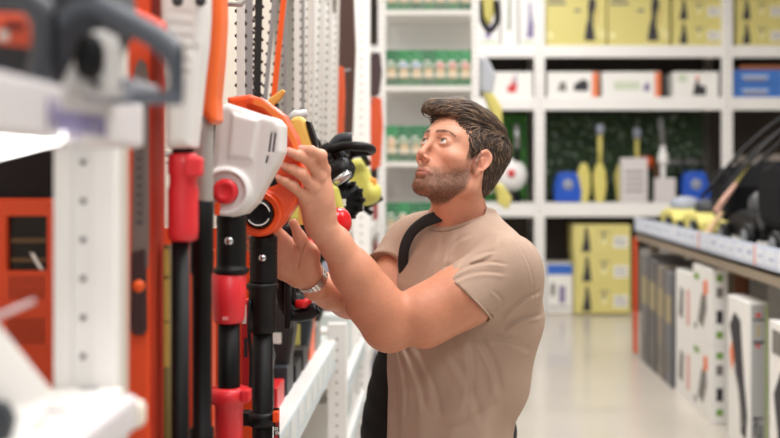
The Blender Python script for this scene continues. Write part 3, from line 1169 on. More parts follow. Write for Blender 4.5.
def circ(c, r, n=32):
    return [(c[0] + r * math.cos(2 * math.pi * k / n), c[2] + r * math.sin(2 * math.pi * k / n)) for k in range(n)]


# ---- the pole saw in the hands (orange)
YD = 2.235
pd = thing('pole_saw', 'orange pole saw with a round black knob held in the hands of the person', 'pole saw', (W(262, 0, YD)[0], YD, 0))
sh = Shell((-.47, 2.185, 1.395), (-.24, 2.30, 1.74), .0022)
poly = pw([(229, 98), (252, 95), (266, 100), (286, 116), (298, 138), (303, 160), (303, 185), (298, 204), (284, 224), (274, 232), (262, 236), (250, 233), (244, 224), (243, 200), (236, 150)], YD)
sh.plate(poly, 2.205, 2.285, .012)
sh.plate(pw([(252, 97), (266, 100), (286, 116), (298, 138), (303, 160), (296, 162), (289, 142), (278, 124), (262, 110), (250, 106)], YD), 2.192, 2.245, .006, k=.003)
c = W(262, 213, YD)
sh.plate(circ(c, .047), 2.190, 2.27, .010, k=.006)
sh.plate(circ(c, .0315), 2.15, 2.203, .004, k=.003, op='-')
sh.plate(circ(c, .040), 2.15, 2.1935, .0015, k=.002, op='-')
sh.plate(pw([(268, 176), (278, 172), (279, 184), (269, 188)], YD), 2.195, 2.209, .001, k=.001, op='-')
for q in range(5):
    sh.V.cap(W(292 - q * 2.5, 190 + q * 4, 2.2), W(299 - q * 2.5, 196 + q * 4, 2.2), .0018, .0018, k=.002, op='-')
rel(sh.V.mesh('saw_housing', orange_s), pd)
mb = MB(); mb.prism(pw([(254, 99), (266, 103), (284, 118), (296, 139), (300, 158), (297, 159), (291, 141), (280, 123), (264, 108), (253, 104)], 2.19), 2.189, 2.195, orange_l)
rel(mb.build('guard_rib'), pd)
mb = MB()
mb.lathe([(.029, 0), (.029, .012), (.0255, .016), (.022, .012), (.012, .011)], black, c + [0, -.031, 0], (0, -1, 0), n=36)
kn = rel(mb.build('knob'), pd)
mb = MB()
for a0, a1 in ((-2.6, -.4), (.2, 1.5)):
    mb.tube(arc_pts(c + [0, -.0475, 0], .0232, a0, a1, 16), .0013, paper, n=6)
o = mb.build('knob_ring'); o.parent = kn
mb = MB(); mb.prism(pw([(268, 177), (278, 173), (279, 183), (269, 187)], 2.2), 2.2055, 2.2075, black)
rel(mb.build('bar_slot'), pd)
mb = lz(263.5, YD, [(10, 234), (14, 237), (14, 244), (13.4, 245), (14, 246)] + [(14 - .5 * (i % 2), 248 + i * 2.6) for i in range(13)] + [(14, 282), (12, 283)], grip_black)
rel(mb.build('grip'), pd)
mb = lz(262.5, YD, [(14, 282.5), (16, 284), (16, 288), (13.8, 290), (13.4, 322), (13, 331), (10, 333)], black)
rel(mb.build('collar'), pd)
mb = lz(262.5, YD, [(10.2, 330), (10.2, 470), (10.2, 900)], shaft_black); rel(mb.build('shaft'), pd)
mb = lz(262.5, YD, [(10.5, 411), (15, 412), (15.5, 416), (15.2, 424), (10.5, 426)], black)
q = W(244, 418, YD); mb.box(q + [-.008, -.015, -.014], q + [.014, .02, .014], black, bev=.003)
cl = rel(mb.build('clamp'), pd)
mb = MB(); mb.lathe([(.010, 0), (.010, .004), (.004, .006)], silver, W(244, 418, YD - .016), (0, -1, 0), n=16); o = mb.build('clamp_bolt'); rel(o, pd); o.parent = cl; o.matrix_parent_inverse = Matrix.Translation(-Vector(pd.location))
mb = MB(); q = W(275.5, 417, YD - .03); mb.box(q + [-.006, 0, -.012], q + [.006, .02, .010], orange_s, bev=.002); o = mb.build('clamp_clip'); rel(o, pd)
mb = MB(); mb.lathe([(.0075, 0), (.0075, .003), (.003, .005)], silver, W(262.5, 258, YD - .0285), (0, -1, 0), n=16); rel(mb.build('bolt'), pd)
mb = MB(); mb.tube(smooth_path([W(250, 300, 2.215), W(249, 330, 2.205), W(251, 360, 2.21), W(250, 400, 2.215)], 6), .004, black, n=8); rel(mb.build('cable'), pd)
mb = MB()
for k in range(7):
    y = 412 + k * 4.2
    a = W(276 + (k % 2), y, 2.22)
    mb.box(a + [-.003, 0, -.0030], a + [.004, .001, .0030], [paper, pinkish][k % 3 == 0])
    mb.box(a + [-.001, -.0005, -.0012], a + [.002, .001, .0012], black)
mb.box(W(273.5, 408, 2.222), W(279.5, 445, 2.224), shaft_black)
rel(mb.build('warning_label'), pd)

# ---- white pole pruner with the red button
YC = 2.03
pc = thing('pole_pruner', 'white pole pruner housing with a red round button on a black shaft', 'pole pruner', (W(230, 0, YC)[0], YC, 0))
sh = Shell((-.44, 1.965, 1.44), (-.26, 2.09, 1.70), .0021)
poly = pw([(220, 107), (231, 104), (246, 109), (262, 114.5), (279, 119), (285, 126), (284.5, 152), (279, 165), (268, 184), (258, 203), (247, 214), (236, 217), (224, 213), (215, 203), (212, 190), (216, 168), (218, 130)], YC)
sh.plate(poly, 1.995, 2.075, .013)
sh.plate(pw([(236, 114), (262, 121), (255, 160), (232, 158)], YC), 1.989, 2.01, .006, k=.006)
c = W(230, 191, YC)
sh.plate(circ(c, .0455), 1.981, 2.06, .008, k=.006)
sh.plate(circ(c, .036), 1.95, 1.990, .004, k=.003, op='-')
for (x0, y0, x1, y1) in ((271.5, 133, 269, 152), (275.5, 133, 273, 152), (267.8, 156, 266.2, 163)):
    sh.V.cap(W(x0, y0, 1.995), W(x1, y1, 1.995), .0021, .0021, k=.001, op='-')
sh.V.cap(W(262, 117, 1.992), W(254, 196, 1.992), .0014, .0014, k=.004, op='-')
rel(sh.V.mesh('saw_housing', white_pl), pc)
mb = MB()
for (x0, y0, x1, y1) in ((271.5, 133, 269, 152), (275.5, 133, 273, 152), (267.8, 156, 266.2, 163)):
    mb.tube([W(x0, y0, 1.9962), W(x1, y1, 1.9962)], .0017, dark_grey, n=6)
rel(mb.build('vent_slots'), pc)
mb = MB(); mb.lathe([(.0235, 0), (.0235, .008), (.0205, .012), (.012, .0125), (.010, .011)], coral, c + [0, -.039, 0], (0, -1, 0), n=32); rel(mb.build('button'), pc)
mb = MB(); q = W(217, 209, 1.98); mb.box(q + [-.005, 0, -.012], q + [.005, .012, .012], orange_s, bev=.002); rel(mb.build('clip'), pc)
mb = lz(231.5, YC, [(11, 214), (15, 216), (15, 222)] + [(15 - .5 * (i % 2), 224 + i * 2.6) for i in range(16)] + [(15, 267), (17.5, 268.5), (17.5, 272), (15, 274)], grip_black); rel(mb.build('grip'), pc)
mb = lz(229, YC, [(15, 273.5), (17.2, 275), (16.8, 300), (15.5, 318), (14, 322), (11, 323)], coral); rel(mb.build('collar'), pc)
mb = lz(229, YC, [(11, 320), (11, 389), (11, 800)], shaft_black); rel(mb.build('shaft'), pc)
mb = lz(229, YC, [(13, 387), (19, 388), (19.5, 395), (19, 402), (14, 404), (13.5, 440), (15, 520), (12, 600)], coral)
q = W(246, 395, YC - .02); mb.box(q + [-.010, -.01, -.013], q + [.008, .02, .011], coral, bev=.004)
rel(mb.build('lower_clamp'), pc)
mb = MB(); mb.lathe([(.008, 0), (.008, .003), (.003, .005)], silver, W(229, 241, YC - .0275), (0, -1, 0), n=16); rel(mb.build('bolt'), pc)
mb = MB(); q = W(228, 318, YC - .0315); mb.box(q + [-.010, 0, -.004], q + [.0, .002, .002], mat('pale_mark', S(226, 150, 150), .5)); rel(mb.build('embossed_mark'), pc)

# ---- orange and silver pole tool
YB = 1.80
pb = thing('pole_trimmer', 'orange headed pole tool with a silver tube between the white and red ones', 'pole tool', (W(204, 0, YB)[0], YB, 0))
sh = Shell((-.43, 1.755, 1.60), (-.33, 1.85, 1.96), .0022)
sh.plate(pw([(203, -40), (224, -40), (225, 20), (223, 58), (219, 100), (220, 121), (214, 125), (208, 117), (196, 113), (196, 70), (201, 50), (203, 0)], YB), 1.765, 1.84, .012)
for q_ in range(3):
    sh.V.cap(W(216, 64 + q_ * 9, 1.765), W(222, 62 + q_ * 9, 1.765), .0022, .0022, k=.003, op='-')
rel(sh.V.mesh('head', mat('amber_orange', S(240, 108, 44), .38)), pb)
mb = lz(203, YB, [(9.5, 108), (11, 112), (10.5, 150), (10, 201), (9, 203)], mat('satin_tube', S(176, 172, 168), .4, metal=.35)); rel(mb.build('tube'), pb)
mb = lz(202, YB, [(10, 200), (11.5, 202), (11.5, 272), (9.7, 275), (9.5, 426), (12, 428), (12, 500), (12, 760)], shaft_black); rel(mb.build('shaft'), pb)

# ---- white pole tool with the coral collar
YA = 1.64
pa = thing('pole_trimmer', 'white ribbed pole tool with a coral red collar on a black shaft', 'pole tool', (W(183, 0, YA)[0], YA, 0))
sh = Shell((-.43, 1.585, 1.585), (-.33, 1.69, 1.96), .0022)
sh.plate(pw([(164, -50), (209, -50), (209, 15), (207, 45), (203, 80), (199, 120), (196, 148), (171, 149), (170, 100), (166, 40)], YA), 1.60, 1.675, .016)
for k in range(6):
    y = 12 + k * 12
    sh.V.cap(W(170, y, 1.598), W(190 - k * .5, y + 2, 1.598), .0026, .0026, k=.006, op='-')
sh.V.cap(W(196, 50, 1.6), W(203, 75, 1.6), .004, .002, k=.008, op='-')
for q_ in range(3):
    sh.V.cap(W(199, 92 + q_ * 6, 1.6), W(202, 91 + q_ * 6, 1.6), .0018, .0018, k=.002, op='-')
rel(sh.V.mesh('head', white_pl), pa)
mb = MB(); mb.lathe([(.008, 0), (.008, .004)], dark_grey, W(201, 1, 1.602), (0, -1, 0), n=14); mb.lathe([(.008, 0), (.008, .004)], dark_grey, W(178, 1, 1.602), (0, -1, 0), n=14); rel(mb.build('screw'), pa)
mb = lz(183, YA, [(10, 147), (11, 148), (11, 155), (9, 157)], black); rel(mb.build('neck'), pa)
mb = lz(183, YA, [(11, 153), (14.5, 155), (15, 172), (13.5, 176), (13.5, 184), (15, 190), (15, 232), (14, 239), (10, 241)], coral)
q = W(195, 166, YA - .02); mb.box(q + [-.014, -.01, -.016], q + [.010, .02, .014], coral, bev=.005)
rel(mb.build('collar'), pa)
mb = lz(180.5, YA, [(9, 238), (9, 800)], shaft_black); rel(mb.build('shaft'), pa)
mb = lz(167.5, 1.66, [(4.2, 245), (4.2, 760)], mat('olive_tube', S(112, 96, 40), .5)); rel(mb.build('side_tube'), pa)
mb = MB()
for (ya, yb) in ((249, 276), (279, 321), (323, 367)):
    mb.box(W(164.2, yb, 1.652), W(169.5, ya, 1.654), mat('yellow_label', S(206, 176, 84), .5))
rel(mb.build('yellow_label'), pa)

# hooks carrying the poles
rail = thing('hook_rail', 'steel hook rail behind the heads of the pole tools', 'hook rail', (-.50, 2.0, 1.9))
mb = MB(); mb.box((-.03, -.42, -.02), (.0, .42, .02), steel, bev=.003)
rel0 = mb.build('bar', rail)
for y in (-.36, -.20, .03, .235):
    MB().tube([(0, y, 0), (.10, y, -.005), (.12, y, .02)], .005, steel, n=8).build('hook', rail)

# ---- orange cabinet column and the objects on it
og = mat('display_orange', S(226, 74, 24), .5, var=.05, vscale=5)
oc = thing('display_column', 'tall orange display column standing behind the white upright', 'display column', (-.52, 1.645, 0))
MB().box((-.0, -.045, 0), (.098, .045, 2.3), og, bev=.004).build('column', oc)
MB().box((.0985, -.04, .3), (.1, .04, 2.25), mat('display_orange_shaded', S(186, 44, 18), .5)).build('side_shade', oc)  # deeper orange paints in the shade on the column's side face
bs2 = thing('orange_sheet', 'orange display sheet behind the black shafts of the pole tools', 'display sheet', (-.545, 2.5, 0))
MB().box((-.125, -.006, 0), (.118, .006, 1.42), og).build('sheet', bs2)
gs = thing('saw_bar', 'grey saw blade in a dark sheath hanging on the orange column', 'saw bar', W(140, 200, 1.59))
mb = MB()
mb.prism([(x - gs.location[0], z - gs.location[2]) for x, z in pw([(134, 150), (134, 80), (136, 66), (141, 59), (146, 64), (149, 80), (149, 240), (148, 268), (132, 268)], 1.59)], -.003, .003, mat('bar_grey', S(118, 104, 100), .5, metal=.3))
mb.build('blade', gs)
mb = MB()
for k in range(9):
    p = W(138, 150 + k * 9, 1.585) - np.array(gs.location)
    mb.box(p + [-.003, 0, -.004], p + [.006, .002, .004], mat('bar_print', S(84, 74, 76), .6))
mb.build('bar_lettering', gs)
mb = MB()
mb.prism([(x - gs.location[0], z - gs.location[2]) for x, z in pw([(132, 252), (146, 248), (147, 330), (143, 335), (134, 335), (131, 328)], 1.59)], -.008, .006, mat('sheath_dark', S(52, 24, 26), .45), bev=.003)
mb.build('sheath', gs)
mb = MB(); p = W(139, 286, 1.58) - np.array(gs.location)
mb.lathe([(.009, 0), (.009, .002)], orange, p, (0, -1, 0), n=20); o = mb.build('sheath_emblem', gs)
cap_ = thing('plastic_guard', 'bright red-orange plastic guard sticking out above the grey handle', 'plastic guard', W(150, 20, 1.52))
mb = MB()
mb.prism([(x - cap_.location[0], z - cap_.location[2]) for x, z in pw([(128, 6), (138, 9), (162, 20), (165, 30), (158, 31), (140, 20), (128, 22)], 1.52)], -.03, .03, mat('signal_orange', S(246, 82, 50), .35), bev=.006)
mb.build('guard', cap_)
MB().tube([(.0, .03, 0), (.0, .075, .0)], .008, steel, n=8).build('hook', cap_)

# orange vented cabinet with a window
vc = thing('vented_cabinet', 'orange metal cabinet with a dark window and rows of slots', 'cabinet', (W(25, 0, 1.55)[0], 1.55, 1.10))
oz = 1.10
mb = MB()
a, b2 = W(-70, 600, 1.55), W(57, 201, 1.55)
x0, x1 = a[0] - vc.location[0], b2[0] - vc.location[0]
ztop = b2[2] - oz
w0, w1 = W(6, 271, 1.55), W(47, 216, 1.55)
wx0, wx1, wz0, wz1 = w0[0] - vc.location[0], w1[0] - vc.location[0], w0[2] - oz, w1[2] - oz
cab = mat('cabinet_orange', S(204, 66, 24), .5)
mb.box((x0, 0, -.9), (wx0, .20, ztop), cab); mb.box((wx1, 0, -.9), (x1, .20, ztop), cab)
mb.box((wx0, 0, -.9), (wx1, .20, wz0), cab); mb.box((wx0, 0, wz1), (wx1, .20, ztop), cab)
mb.box((wx0, .19, wz0), (wx1, .20, wz1), cab)
body_mb = mb
mb = MB()
mb.box((wx0, .012, wz0), (wx1, .03, wz1), mat('window_dark', S(22, 20, 18), .15))
wo = mb.build('window', vc)
mb = MB()
for k, (za, zb, m_) in enumerate(((.012, .018, mat('brown_print', S(96, 70, 40), .5)), (.040, .046, mat('brown_print', S(96, 70, 40), .5)))):
    mb.box((wx0 + .003, .0105, wz0 + za), (wx1 - .006, .0125, wz0 + zb), m_)
mb.prism([(wx0 + .030, wz0 + .026), (wx0 + .036, wz0 + .024), (wx0 + .050, wz0 + .0), (wx0 + .044, wz0 + .002)], .010, .0125, paper)
o = mb.build('window_print', vc); o.parent = wo
mb = body_mb
for r_, (ya, yb) in enumerate(((276, 286), (287, 299), (318, 344))):
    for k in range(8):
        s0, s1 = W(10 + k * 4.6, yb, 1.55), W(11.4 + k * 4.6, ya, 1.55)
        mb.box((s0[0] - vc.location[0], -.001, s0[2] - oz), (s1[0] - vc.location[0], .001, s1[2] - oz), mat('slot_dark', S(96, 30, 14), .7))
mb.build('body', vc)
mb = MB(); mb.box((-.62, -.1, 0), (-.0, .1, .02), black)
bkp = thing('shade_board', 'black board added for the dark void above the orange vented cabinet', 'backing board', (W(25, 0, 1.78)[0], 1.78, 1.2))
MB().box((-.22, -.01, -.2), (.16, .01, .9), mat('matt_black', S(20, 18, 18), .85)).build('board', bkp)  # black sheet added in place of the shade above the cabinet

# ---- the white upright and its two shelves
up = thing('shelf_upright', 'wide white perforated upright standing in front of the orange column', 'shelving upright', (-.39, 1.27, 0))
mb = MB()
mb.box((-.055, 0, 0), (.017, .05, 2.35), white_paint, bev=.004)
mb.box((-.055, -.008, 0), (-.034, .0, 2.35), white_paint, bev=.002)
mb.box((-.012, -.006, 0), (.016, .0, 2.35), white_paint, bev=.002)
mb.box((.0175, .018, 0), (.019, .040, 2.35), mat('post_edge', S(206, 196, 184), .5))
hm = mat('hole_shadow', S(110, 100, 100), .8)
for k in range(44):
    z = .06 + k * .0455
    mb.lathe([(.0036, 0), (.0036, .0015)], hm, (-.022, -.001, z), (0, -1, 0), n=10)
mb.build('post', up)
ts = thing('shelf', 'upper white shelf with a pale lettered edge carrying the grey chainsaw', 'shelf', (-.55, .85, 1.605))
MB().box((-.25, -.45, -.012), (.195, .40, .012), white_dull, bev=.003).build('deck', ts)
mb = MB(); mb.box((.195, -.45, -.028), (.215, .40, .024), mat('edge_white', S(214, 210, 212), .4), bev=.006); mb.box((-.1, .385, -.028), (.2, .405, .024), mat('edge_white', S(214, 210, 212), .4), bev=.006)
mb.build('edge_profile', ts)
tx = text_mesh('Husqvarna', .038, mat('lilac_text', S(136, 128, 168), .6), 'lettering', ts, rot=(math.pi / 2, 0, math.pi / 2), bold=True)
tx.location = (.2165, .165, -.006)
lt = thing('tube_light', 'glowing tube light under the edge of the upper white shelf', 'tube light', W(20, 142, .92))
MB().tube([W(-25, 152, .90) - W(20, 142, .92), W(57, 133, .98) - W(20, 142, .92)], .0085, mat('tube_glow', (1, .98, .95), .5, emit=9), n=14).build('tube', lt)
MB().tube([W(-25, 148, .90) - W(20, 142, .92) + [0, .01, .012], W(58, 129, .98) - W(20, 142, .92) + [0, .01, .012]], .009, white_dull, n=8).build('holder', lt)
bs = thing('shelf', 'lower white shelf with slots and a rounded front edge in front of the white upright', 'shelf', (-.55, .95, 1.29))
deck_mb = MB().box((-.25, -.40, -.010), (.190, .305, .010), white_dull, bev=.003)
mb = MB(); mb.box((.190, -.40, -.035), (.210, .295, .006), mat('edge_white', S(214, 210, 212), .4), bev=.007)
mb.box((.188, .285, -.035), (.216, .312, -.002), mat('edge_cream', S(232, 222, 206), .4), bev=.009)
mb.build('edge_profile', bs)
mb = deck_mb
for (x, y, Y) in ((90, 396, 1.245), (58, 417, 1.13)):
    q = np.array([(x - CX) * Y / F, Y, 1.3005]) - np.array(bs.location)
    mb.box(q + [-.010, -.006, 0], q + [.010, .004, .0012], mat('slot_grey', S(150, 150, 158), .6))
mb.build('deck', bs)
sg = thing('price_holder', 'slanted white price holder plate leaning on the lower white shelf', 'price holder', W(20, 400, 1.02))
mb = MB()
P0 = np.array(sg.location)
vs = [W(-30, 300, 1.04) - P0, W(-2, 326, 1.02) - P0, W(52, 394, 1.06) - P0, W(22, 445, 1.02) - P0, W(-30, 445, 1.00) - P0]
n_ = np.array([0, .004, 0])
mb.add(vs + [v + n_ for v in vs], [(0, 1, 2, 3, 4), (9, 8, 7, 6, 5)] + [(i, (i + 1) % 5, 5 + (i + 1) % 5, 5 + i) for i in range(5)], white_dull)
mb.build('plate', sg)
mb = MB(); mb.tube([W(-20, 324, 1.0) - P0, W(34, 301, 1.05) - P0], .003, mat('clear_rod', S(176, 160, 160), .3), n=8); mb.build('rod', sg)
mb = MB(); mb.prism([(x - P0[0], z - P0[2]) for x, z in pw([(-20, 400), (4, 404), (12, 420), (6, 445), (-20, 445)], 1.0)], -.02, -.005 + .0, dark_grey, bev=.003); mb.build('clip', sg)

area_light('shelf_tube_light', tuple(W(18, 148, .93) + np.array([.02, 0, 0])), (math.radians(35), 0, math.radians(0)), .24, .03, .8, (1, 1, 1))
# ---- grey chainsaw on the upper shelf
YS = 1.06
cs_ = thing('chainsaw', 'grey and white chainsaw with a large front handle on the upper white shelf', 'chainsaw', (W(80, 0, YS)[0], YS, 1.62))
sawgrey = mat('saw_grey', S(86, 92, 102), .45, bump=.1, bscale=500)
sawdark = mat('saw_dark', S(50, 51, 58), .6)
sh = Shell((-.50, .97, 1.61), (-.24, 1.17, 1.80), .0025)
hp_ = [(58, 28), (80, 8), (104, 10), (136, 26), (160, 40), (174, 54), (181, 72), (180, 94)]
pts = [W(x, y, YS - .03) for x, y in hp_]
sm = smooth_path(pts, 4)
sh.V.chain(sm, [.0105] * len(sm), k=.004)
sh.V.chain([W(180, 94, YS - .03), W(172, 98, YS - .03), W(118, 97, YS - .02), W(112, 92, YS - .01)], [.0085, .0065, .0062, .007], k=.004)
rel(sh.V.mesh('front_handle', sawgrey), cs_)
sh = Shell((-.60, .98, 1.61), (-.28, 1.20, 1.80), .0025)
sh.plate(pw([(-20, -30), (98, -30), (104, 8), (88, 40), (64, 88), (-20, 88)], 1.02), 1.02, 1.15, .012)
for k in range(6):
    sh.V.cap(W(60, 4 + k * 9, 1.02), W(88 - k * 2, 3 + k * 9, 1.02), .0016, .0016, k=.002, op='-')
rel(sh.V.mesh('engine_housing', sawdark), cs_)
sh = Shell((-.44, .97, 1.61), (-.28, 1.10, 1.78), .0022)
sh.plate(pw([(103, 29), (107, 44), (114, 96), (56, 90), (68, 66), (78, 44), (90, 30)], 1.0), 1.0, 1.05, .006)
rel(sh.V.mesh('side_cover', mat('saw_white', S(208, 206, 204), .4)), cs_)
mb = MB(); c = W(91, 57, 1.0)
vs = [(.5, 0)]
mb.lathe([(.022, 0), (.022, .008), (.016, .011)], black, (0, 0, 0), (0, -1, 0), n=26)
mb.xform(lambda p: np.array([p[0] * .62 + c[0], p[1] + c[1], p[2] * 1.0 + c[2]]))
rel(mb.build('knob'), cs_)
mb = MB(); c = W(97, 85, 1.0); mb.lathe([(.004, 0), (.004, .003)], dark_grey, c, (0, -1, 0), n=10); rel(mb.build('screw'), cs_)
sh = Shell((-.62, .90, 1.61), (-.34, 1.05, 1.82), .0025)
sm = smooth_path([W(-40, 2, .97), W(0, -4, .97), W(34, 4, .97), W(46, 28, .97), (W(44, 60, .97)), W(38, 82, .97)], 4)
sh.V.chain(sm, [.0115] * len(sm), k=.004)
rel(sh.V.mesh('rear_handle', mat('saw_charcoal', S(58, 60, 68), .45)), cs_)
mb = MB()
mb.prism(pw([(-10, 12), (24, 13), (32, 32), (29, 48), (20, 46), (-10, 42)], 1.008), 1.008, 1.021, mat('label_orange', S(232, 96, 66), .5), bev=.003)
mb.box(W(-2, 40, 1.006), W(9, 31, 1.0075), paper); mb.box(W(4, 30, 1.006), W(25, 22, 1.0075), mat('label_dark', S(120, 40, 34), .5))
rel(mb.build('starter_label'), cs_)
MB().box((-.20, -.03, .0), (.06, .07, .02), mat('saw_grey2', S(150, 152, 160), .5), bev=.004).build('base', cs_)


# ---- hedge trimmers hanging blades up along the gondola
def blade_mesh(L, w, m, teeth=True, tooth_m=steel, sides=(-1, 1)):
    mb = MB()
    mb.box((-w / 2, -.004, 0), (w / 2, .004, L), m, bev=.001)
    if teeth:
        n = int(L / .032)
        for k in range(n):
            z = .02 + k * .032
            for s in sides:
                mb.prism([(s * w / 2, z), (s * (w / 2 + .0055), z + .003), (s * (w / 2 + .0055), z + .008), (s * w / 2, z + .012)], -.003, .003, tooth_m)
    return mb


def hang_trimmer(x, Y, z0, L, label, bodym, handlem, bladem, lean=0.0, w=.022, scale=1.0, grip=None, turn=0.0, toothm=None):
    t = thing('hedge_trimmer', label, 'hedge trimmer', (x, Y, z0), (0, lean, turn))
    if toothm is None: toothm = mat('tooth_steel', S(120, 122, 118), .35, metal=.8)
    blade_mesh(L, w, bladem, True, toothm, (-1,) if w < .02 else (-1, 1)).build('blade', t)
    # body below the blade
    mb = MB()
    mb.prism([(-.045, .01), (.045, .01), (.060, -.06), (.062, -.16), (.040, -.21), (-.030, -.21), (-.058, -.15), (-.060, -.05)], -.045, .045, bodym, bev=.014, smooth=False)
    mb.build('body', t)
    mb = MB()
    mb.tube(smooth_path([(.03, -.05, -.02), (.05, -.11, .03), (.02, -.13, .05), (-.05, -.12, .04), (-.09, -.05, .0), (-.07, -.02, -.05)], 4), .013, handlem, n=10)
    mb.build('front_handle', t)
    mb = MB()
    mb.tube(smooth_path([(.02, 0, -.20), (.05, 0, -.27), (.03, 0, -.35), (-.02, 0, -.36), (-.05, 0, -.28), (-.035, 0, -.20)], 4), .014, handlem, n=10)
    mb.build('rear_handle', t)
    if grip is not None:
        MB().tube([(.045, -.002, -.26), (.048, -.002, -.30), (.040, -.002, -.335)], .0155, grip, n=10).build('trigger', t)
    MB().tube([(0, .045, -.03), ((-.86 - x), .07, -.02)], .004, steel, n=6).build('hook', t)
    t.scale = (scale,) * 3
    return t


silver_b = mat('blade_silver', S(218, 214, 210), .4, metal=.2)
grey_b = mat('blade_grey', S(150, 146, 148), .4, metal=.2)
maroon_b = mat('blade_maroon', S(70, 30, 32), .45)
lime = mat('lime_body', S(206, 200, 96), .5)
PX = -.50
xs_ = lambda px, Y: (px - CX) * Y / F
specs = [
    (241, 2.80, 1.62, silver_b, black, 0, 'hedge trimmer with a broad silver blade edged in maroon, first of the hanging row', orange_s),
    (249, 2.98, 1.62, grey_b, black, 0, 'hedge trimmer with a grey toothed blade next to the silver one', black),
    (256, 3.14, 1.62, mat('blade_black', S(26, 24, 26), .4), black, .02, 'hedge trimmer with a black blade leaning towards the grey one', dark_grey),
    (268, 3.32, 1.60, orange, black, .10, 'hedge trimmer with a narrow orange blade cover', orange_s),
    (296, 3.50, 1.60, silver_b, black, .0, 'hedge trimmer with a silver blade right after the orange blade cover', lime),
    (307, 3.78, 1.58, silver_b, black, .02, 'hedge trimmer with a bright blade over the black barrel grip', dark_grey),
    (317, 4.02, 1.58, silver_b, black, .03, 'hedge trimmer with a slim pale blade above the black loop handles', black),
    (327, 4.28, 1.58, silver_b, black, .02, 'hedge trimmer with a yellow body hanging in the middle of the row', lime),
    (335, 4.60, 1.60, silver_b, black, .02, 'hedge trimmer with a yellow-green body and slim pale blade at the row end', lime),
]
for k, (px, Y, z0, bm_, hm_, lean, lb, bdm) in enumerate(specs):
    L = .9
    hang_trimmer(xs_(px, Y) - lean * .0, Y, z0, L, lb, bdm, hm_, bm_, lean=lean, w=(.021, .0205, .0202)[k] if k < 3 else (.017 if k == 3 else .0135), grip=red if k % 3 == 1 else None, turn=(-.3, .2, .5, -.2, .3)[k % 5] if k > 3 else 0,
                 toothm=mat('tooth_dark', S(74, 52, 48), .5, metal=.4) if k < 3 else mat('tooth_grey', S(96, 98, 94), .4, metal=.5))
# slim second blades seen between them
for k, (px, Y, lean, m_) in enumerate(((259, 3.26, .09, grey_b), (285, 3.62, .0, grey_b), (303, 3.9, .0, grey_b), (313, 4.2, .0, silver_b), (323, 4.5, .0, silver_b), (331, 4.8, 0, silver_b))):
    t = thing('blade_bar', ['slanting grey blade bar between the black blade and the orange one', 'thin grey blade bar just after the orange blade',
                            'thin grey blade bar above the silver-grey knob', 'thin silver blade bar over the black loop handles',
                            'thin silver blade bar before the yellow bodied trimmer', 'thin grey blade bar near the end of the hanging row'][k], 'blade bar', (xs_(px, Y), Y, 1.56), (0, lean, 0))
    blade_mesh(.95, .012, m_, True, mat('tooth_dark', S(74, 52, 48), .5, metal=.4), (-1,)).build('blade', t)

# visible bodies below the blades: yellow one, barrel grip, loop handle
t = thing('hedge_trimmer', 'pale yellow bodied hedge trimmer hanging beyond the fingers, with an orange battery', 'hedge trimmer', (0, 3.9, 0))
YY = 3.9
t.location = W(362, 182, YY)
P0 = np.array(t.location)
sh = Shell((W(335, 0, YY)[0], YY - .09, W(0, 216, YY)[2]), (W(390, 0, YY)[0], YY + .09, W(0, 148, YY)[2]), .004)
sh.plate(pw([(344, 166), (352, 160), (362, 158), (368, 168), (374, 184), (375, 196), (368, 205), (358, 206), (352, 196), (344, 184)], YY), YY - .06, YY + .06, .025)
sh.V.ell(W(372, 193, YY), (.035, .07, .04), k=.02)
rel(sh.V.mesh('body', lime), t)
mb = MB(); mb.prism([(x - P0[0], z - P0[2]) for x, z in pw([(369, 177), (377, 179), (376, 196), (371, 197)], YY)], -.05, .03, mat('battery_orange', S(240, 160, 60), .5), bev=.006); mb.build('battery', t)
mb = MB(); mb.tube([p - P0 for p in smooth_path([W(346, 163, YY - .04), W(352, 156, YY - .1), W(362, 155, YY - .1), W(368, 164, YY - .06)], 4)], .011, black, n=8); mb.build('handle', t)
mb = MB(); mb.tube([p - P0 for p in [W(364, 208, YY), W(382, 197, YY)]], .012, black, n=8); mb.tube([p - P0 for p in [W(364, 208, YY), W(372, 214, YY)]], .010, black, n=8); mb.build('foot', t)

YY = 3.1
t = thing('hedge_trimmer', 'black hedge trimmer with a glossy silver lined barrel grip just past the knuckles', 'hedge trimmer', W(338, 172, YY))
P0 = np.array(t.location)
mb = MB(); a_, b_ = W(322, 184, YY) - P0, W(350, 165, YY - .05) - P0
mb.tube([a_ + (b_ - a_) * q for q in (0, .1, .5, .85, 1.0)], [.030, .036, .037, .034, .022], black, n=20); mb.build('barrel', t)
mb = MB(); off = np.array([0, -.03, -.024]); mb.tube([a_ + off, b_ + off], .013, silver, n=10)
mb.build('silver_edge', t)
mb = MB()
mb.tube([p - P0 for p in smooth_path([W(330, 150, YY), W(345, 146, YY - .05), W(366, 147, YY - .05), W(371, 151, YY), W(350, 153, YY)], 4)], .013, black, n=10)
mb.tube([p - P0 for p in smooth_path([W(326, 160, YY), W(338, 140, YY), W(352, 138, YY)], 4)], .016, dark_grey, n=10)
mb.tube([p - P0 for p in smooth_path([W(318, 168, YY), W(326, 150, YY), W(336, 152, YY), W(342, 162, YY)], 4)], .020, black, n=10)
mb.build('loop_handle', t)
mb = MB(); mb.lathe([(.045, -.03), (.055, -.015), (.055, .015), (.045, .03)], black, W(344, 200, YY) - P0, (.5, -1, .1), n=20)
for k in range(12):
    a0 = 2 * math.pi * k / 12
    mb.box(W(344, 200, YY) - P0 + [math.cos(a0) * .054 - .006, -.035, math.sin(a0) * .054 - .006], W(344, 200, YY) - P0 + [math.cos(a0) * .054 + .006, .03, math.sin(a0) * .054 + .006], black)
mb.build('ribbed_cap', t)
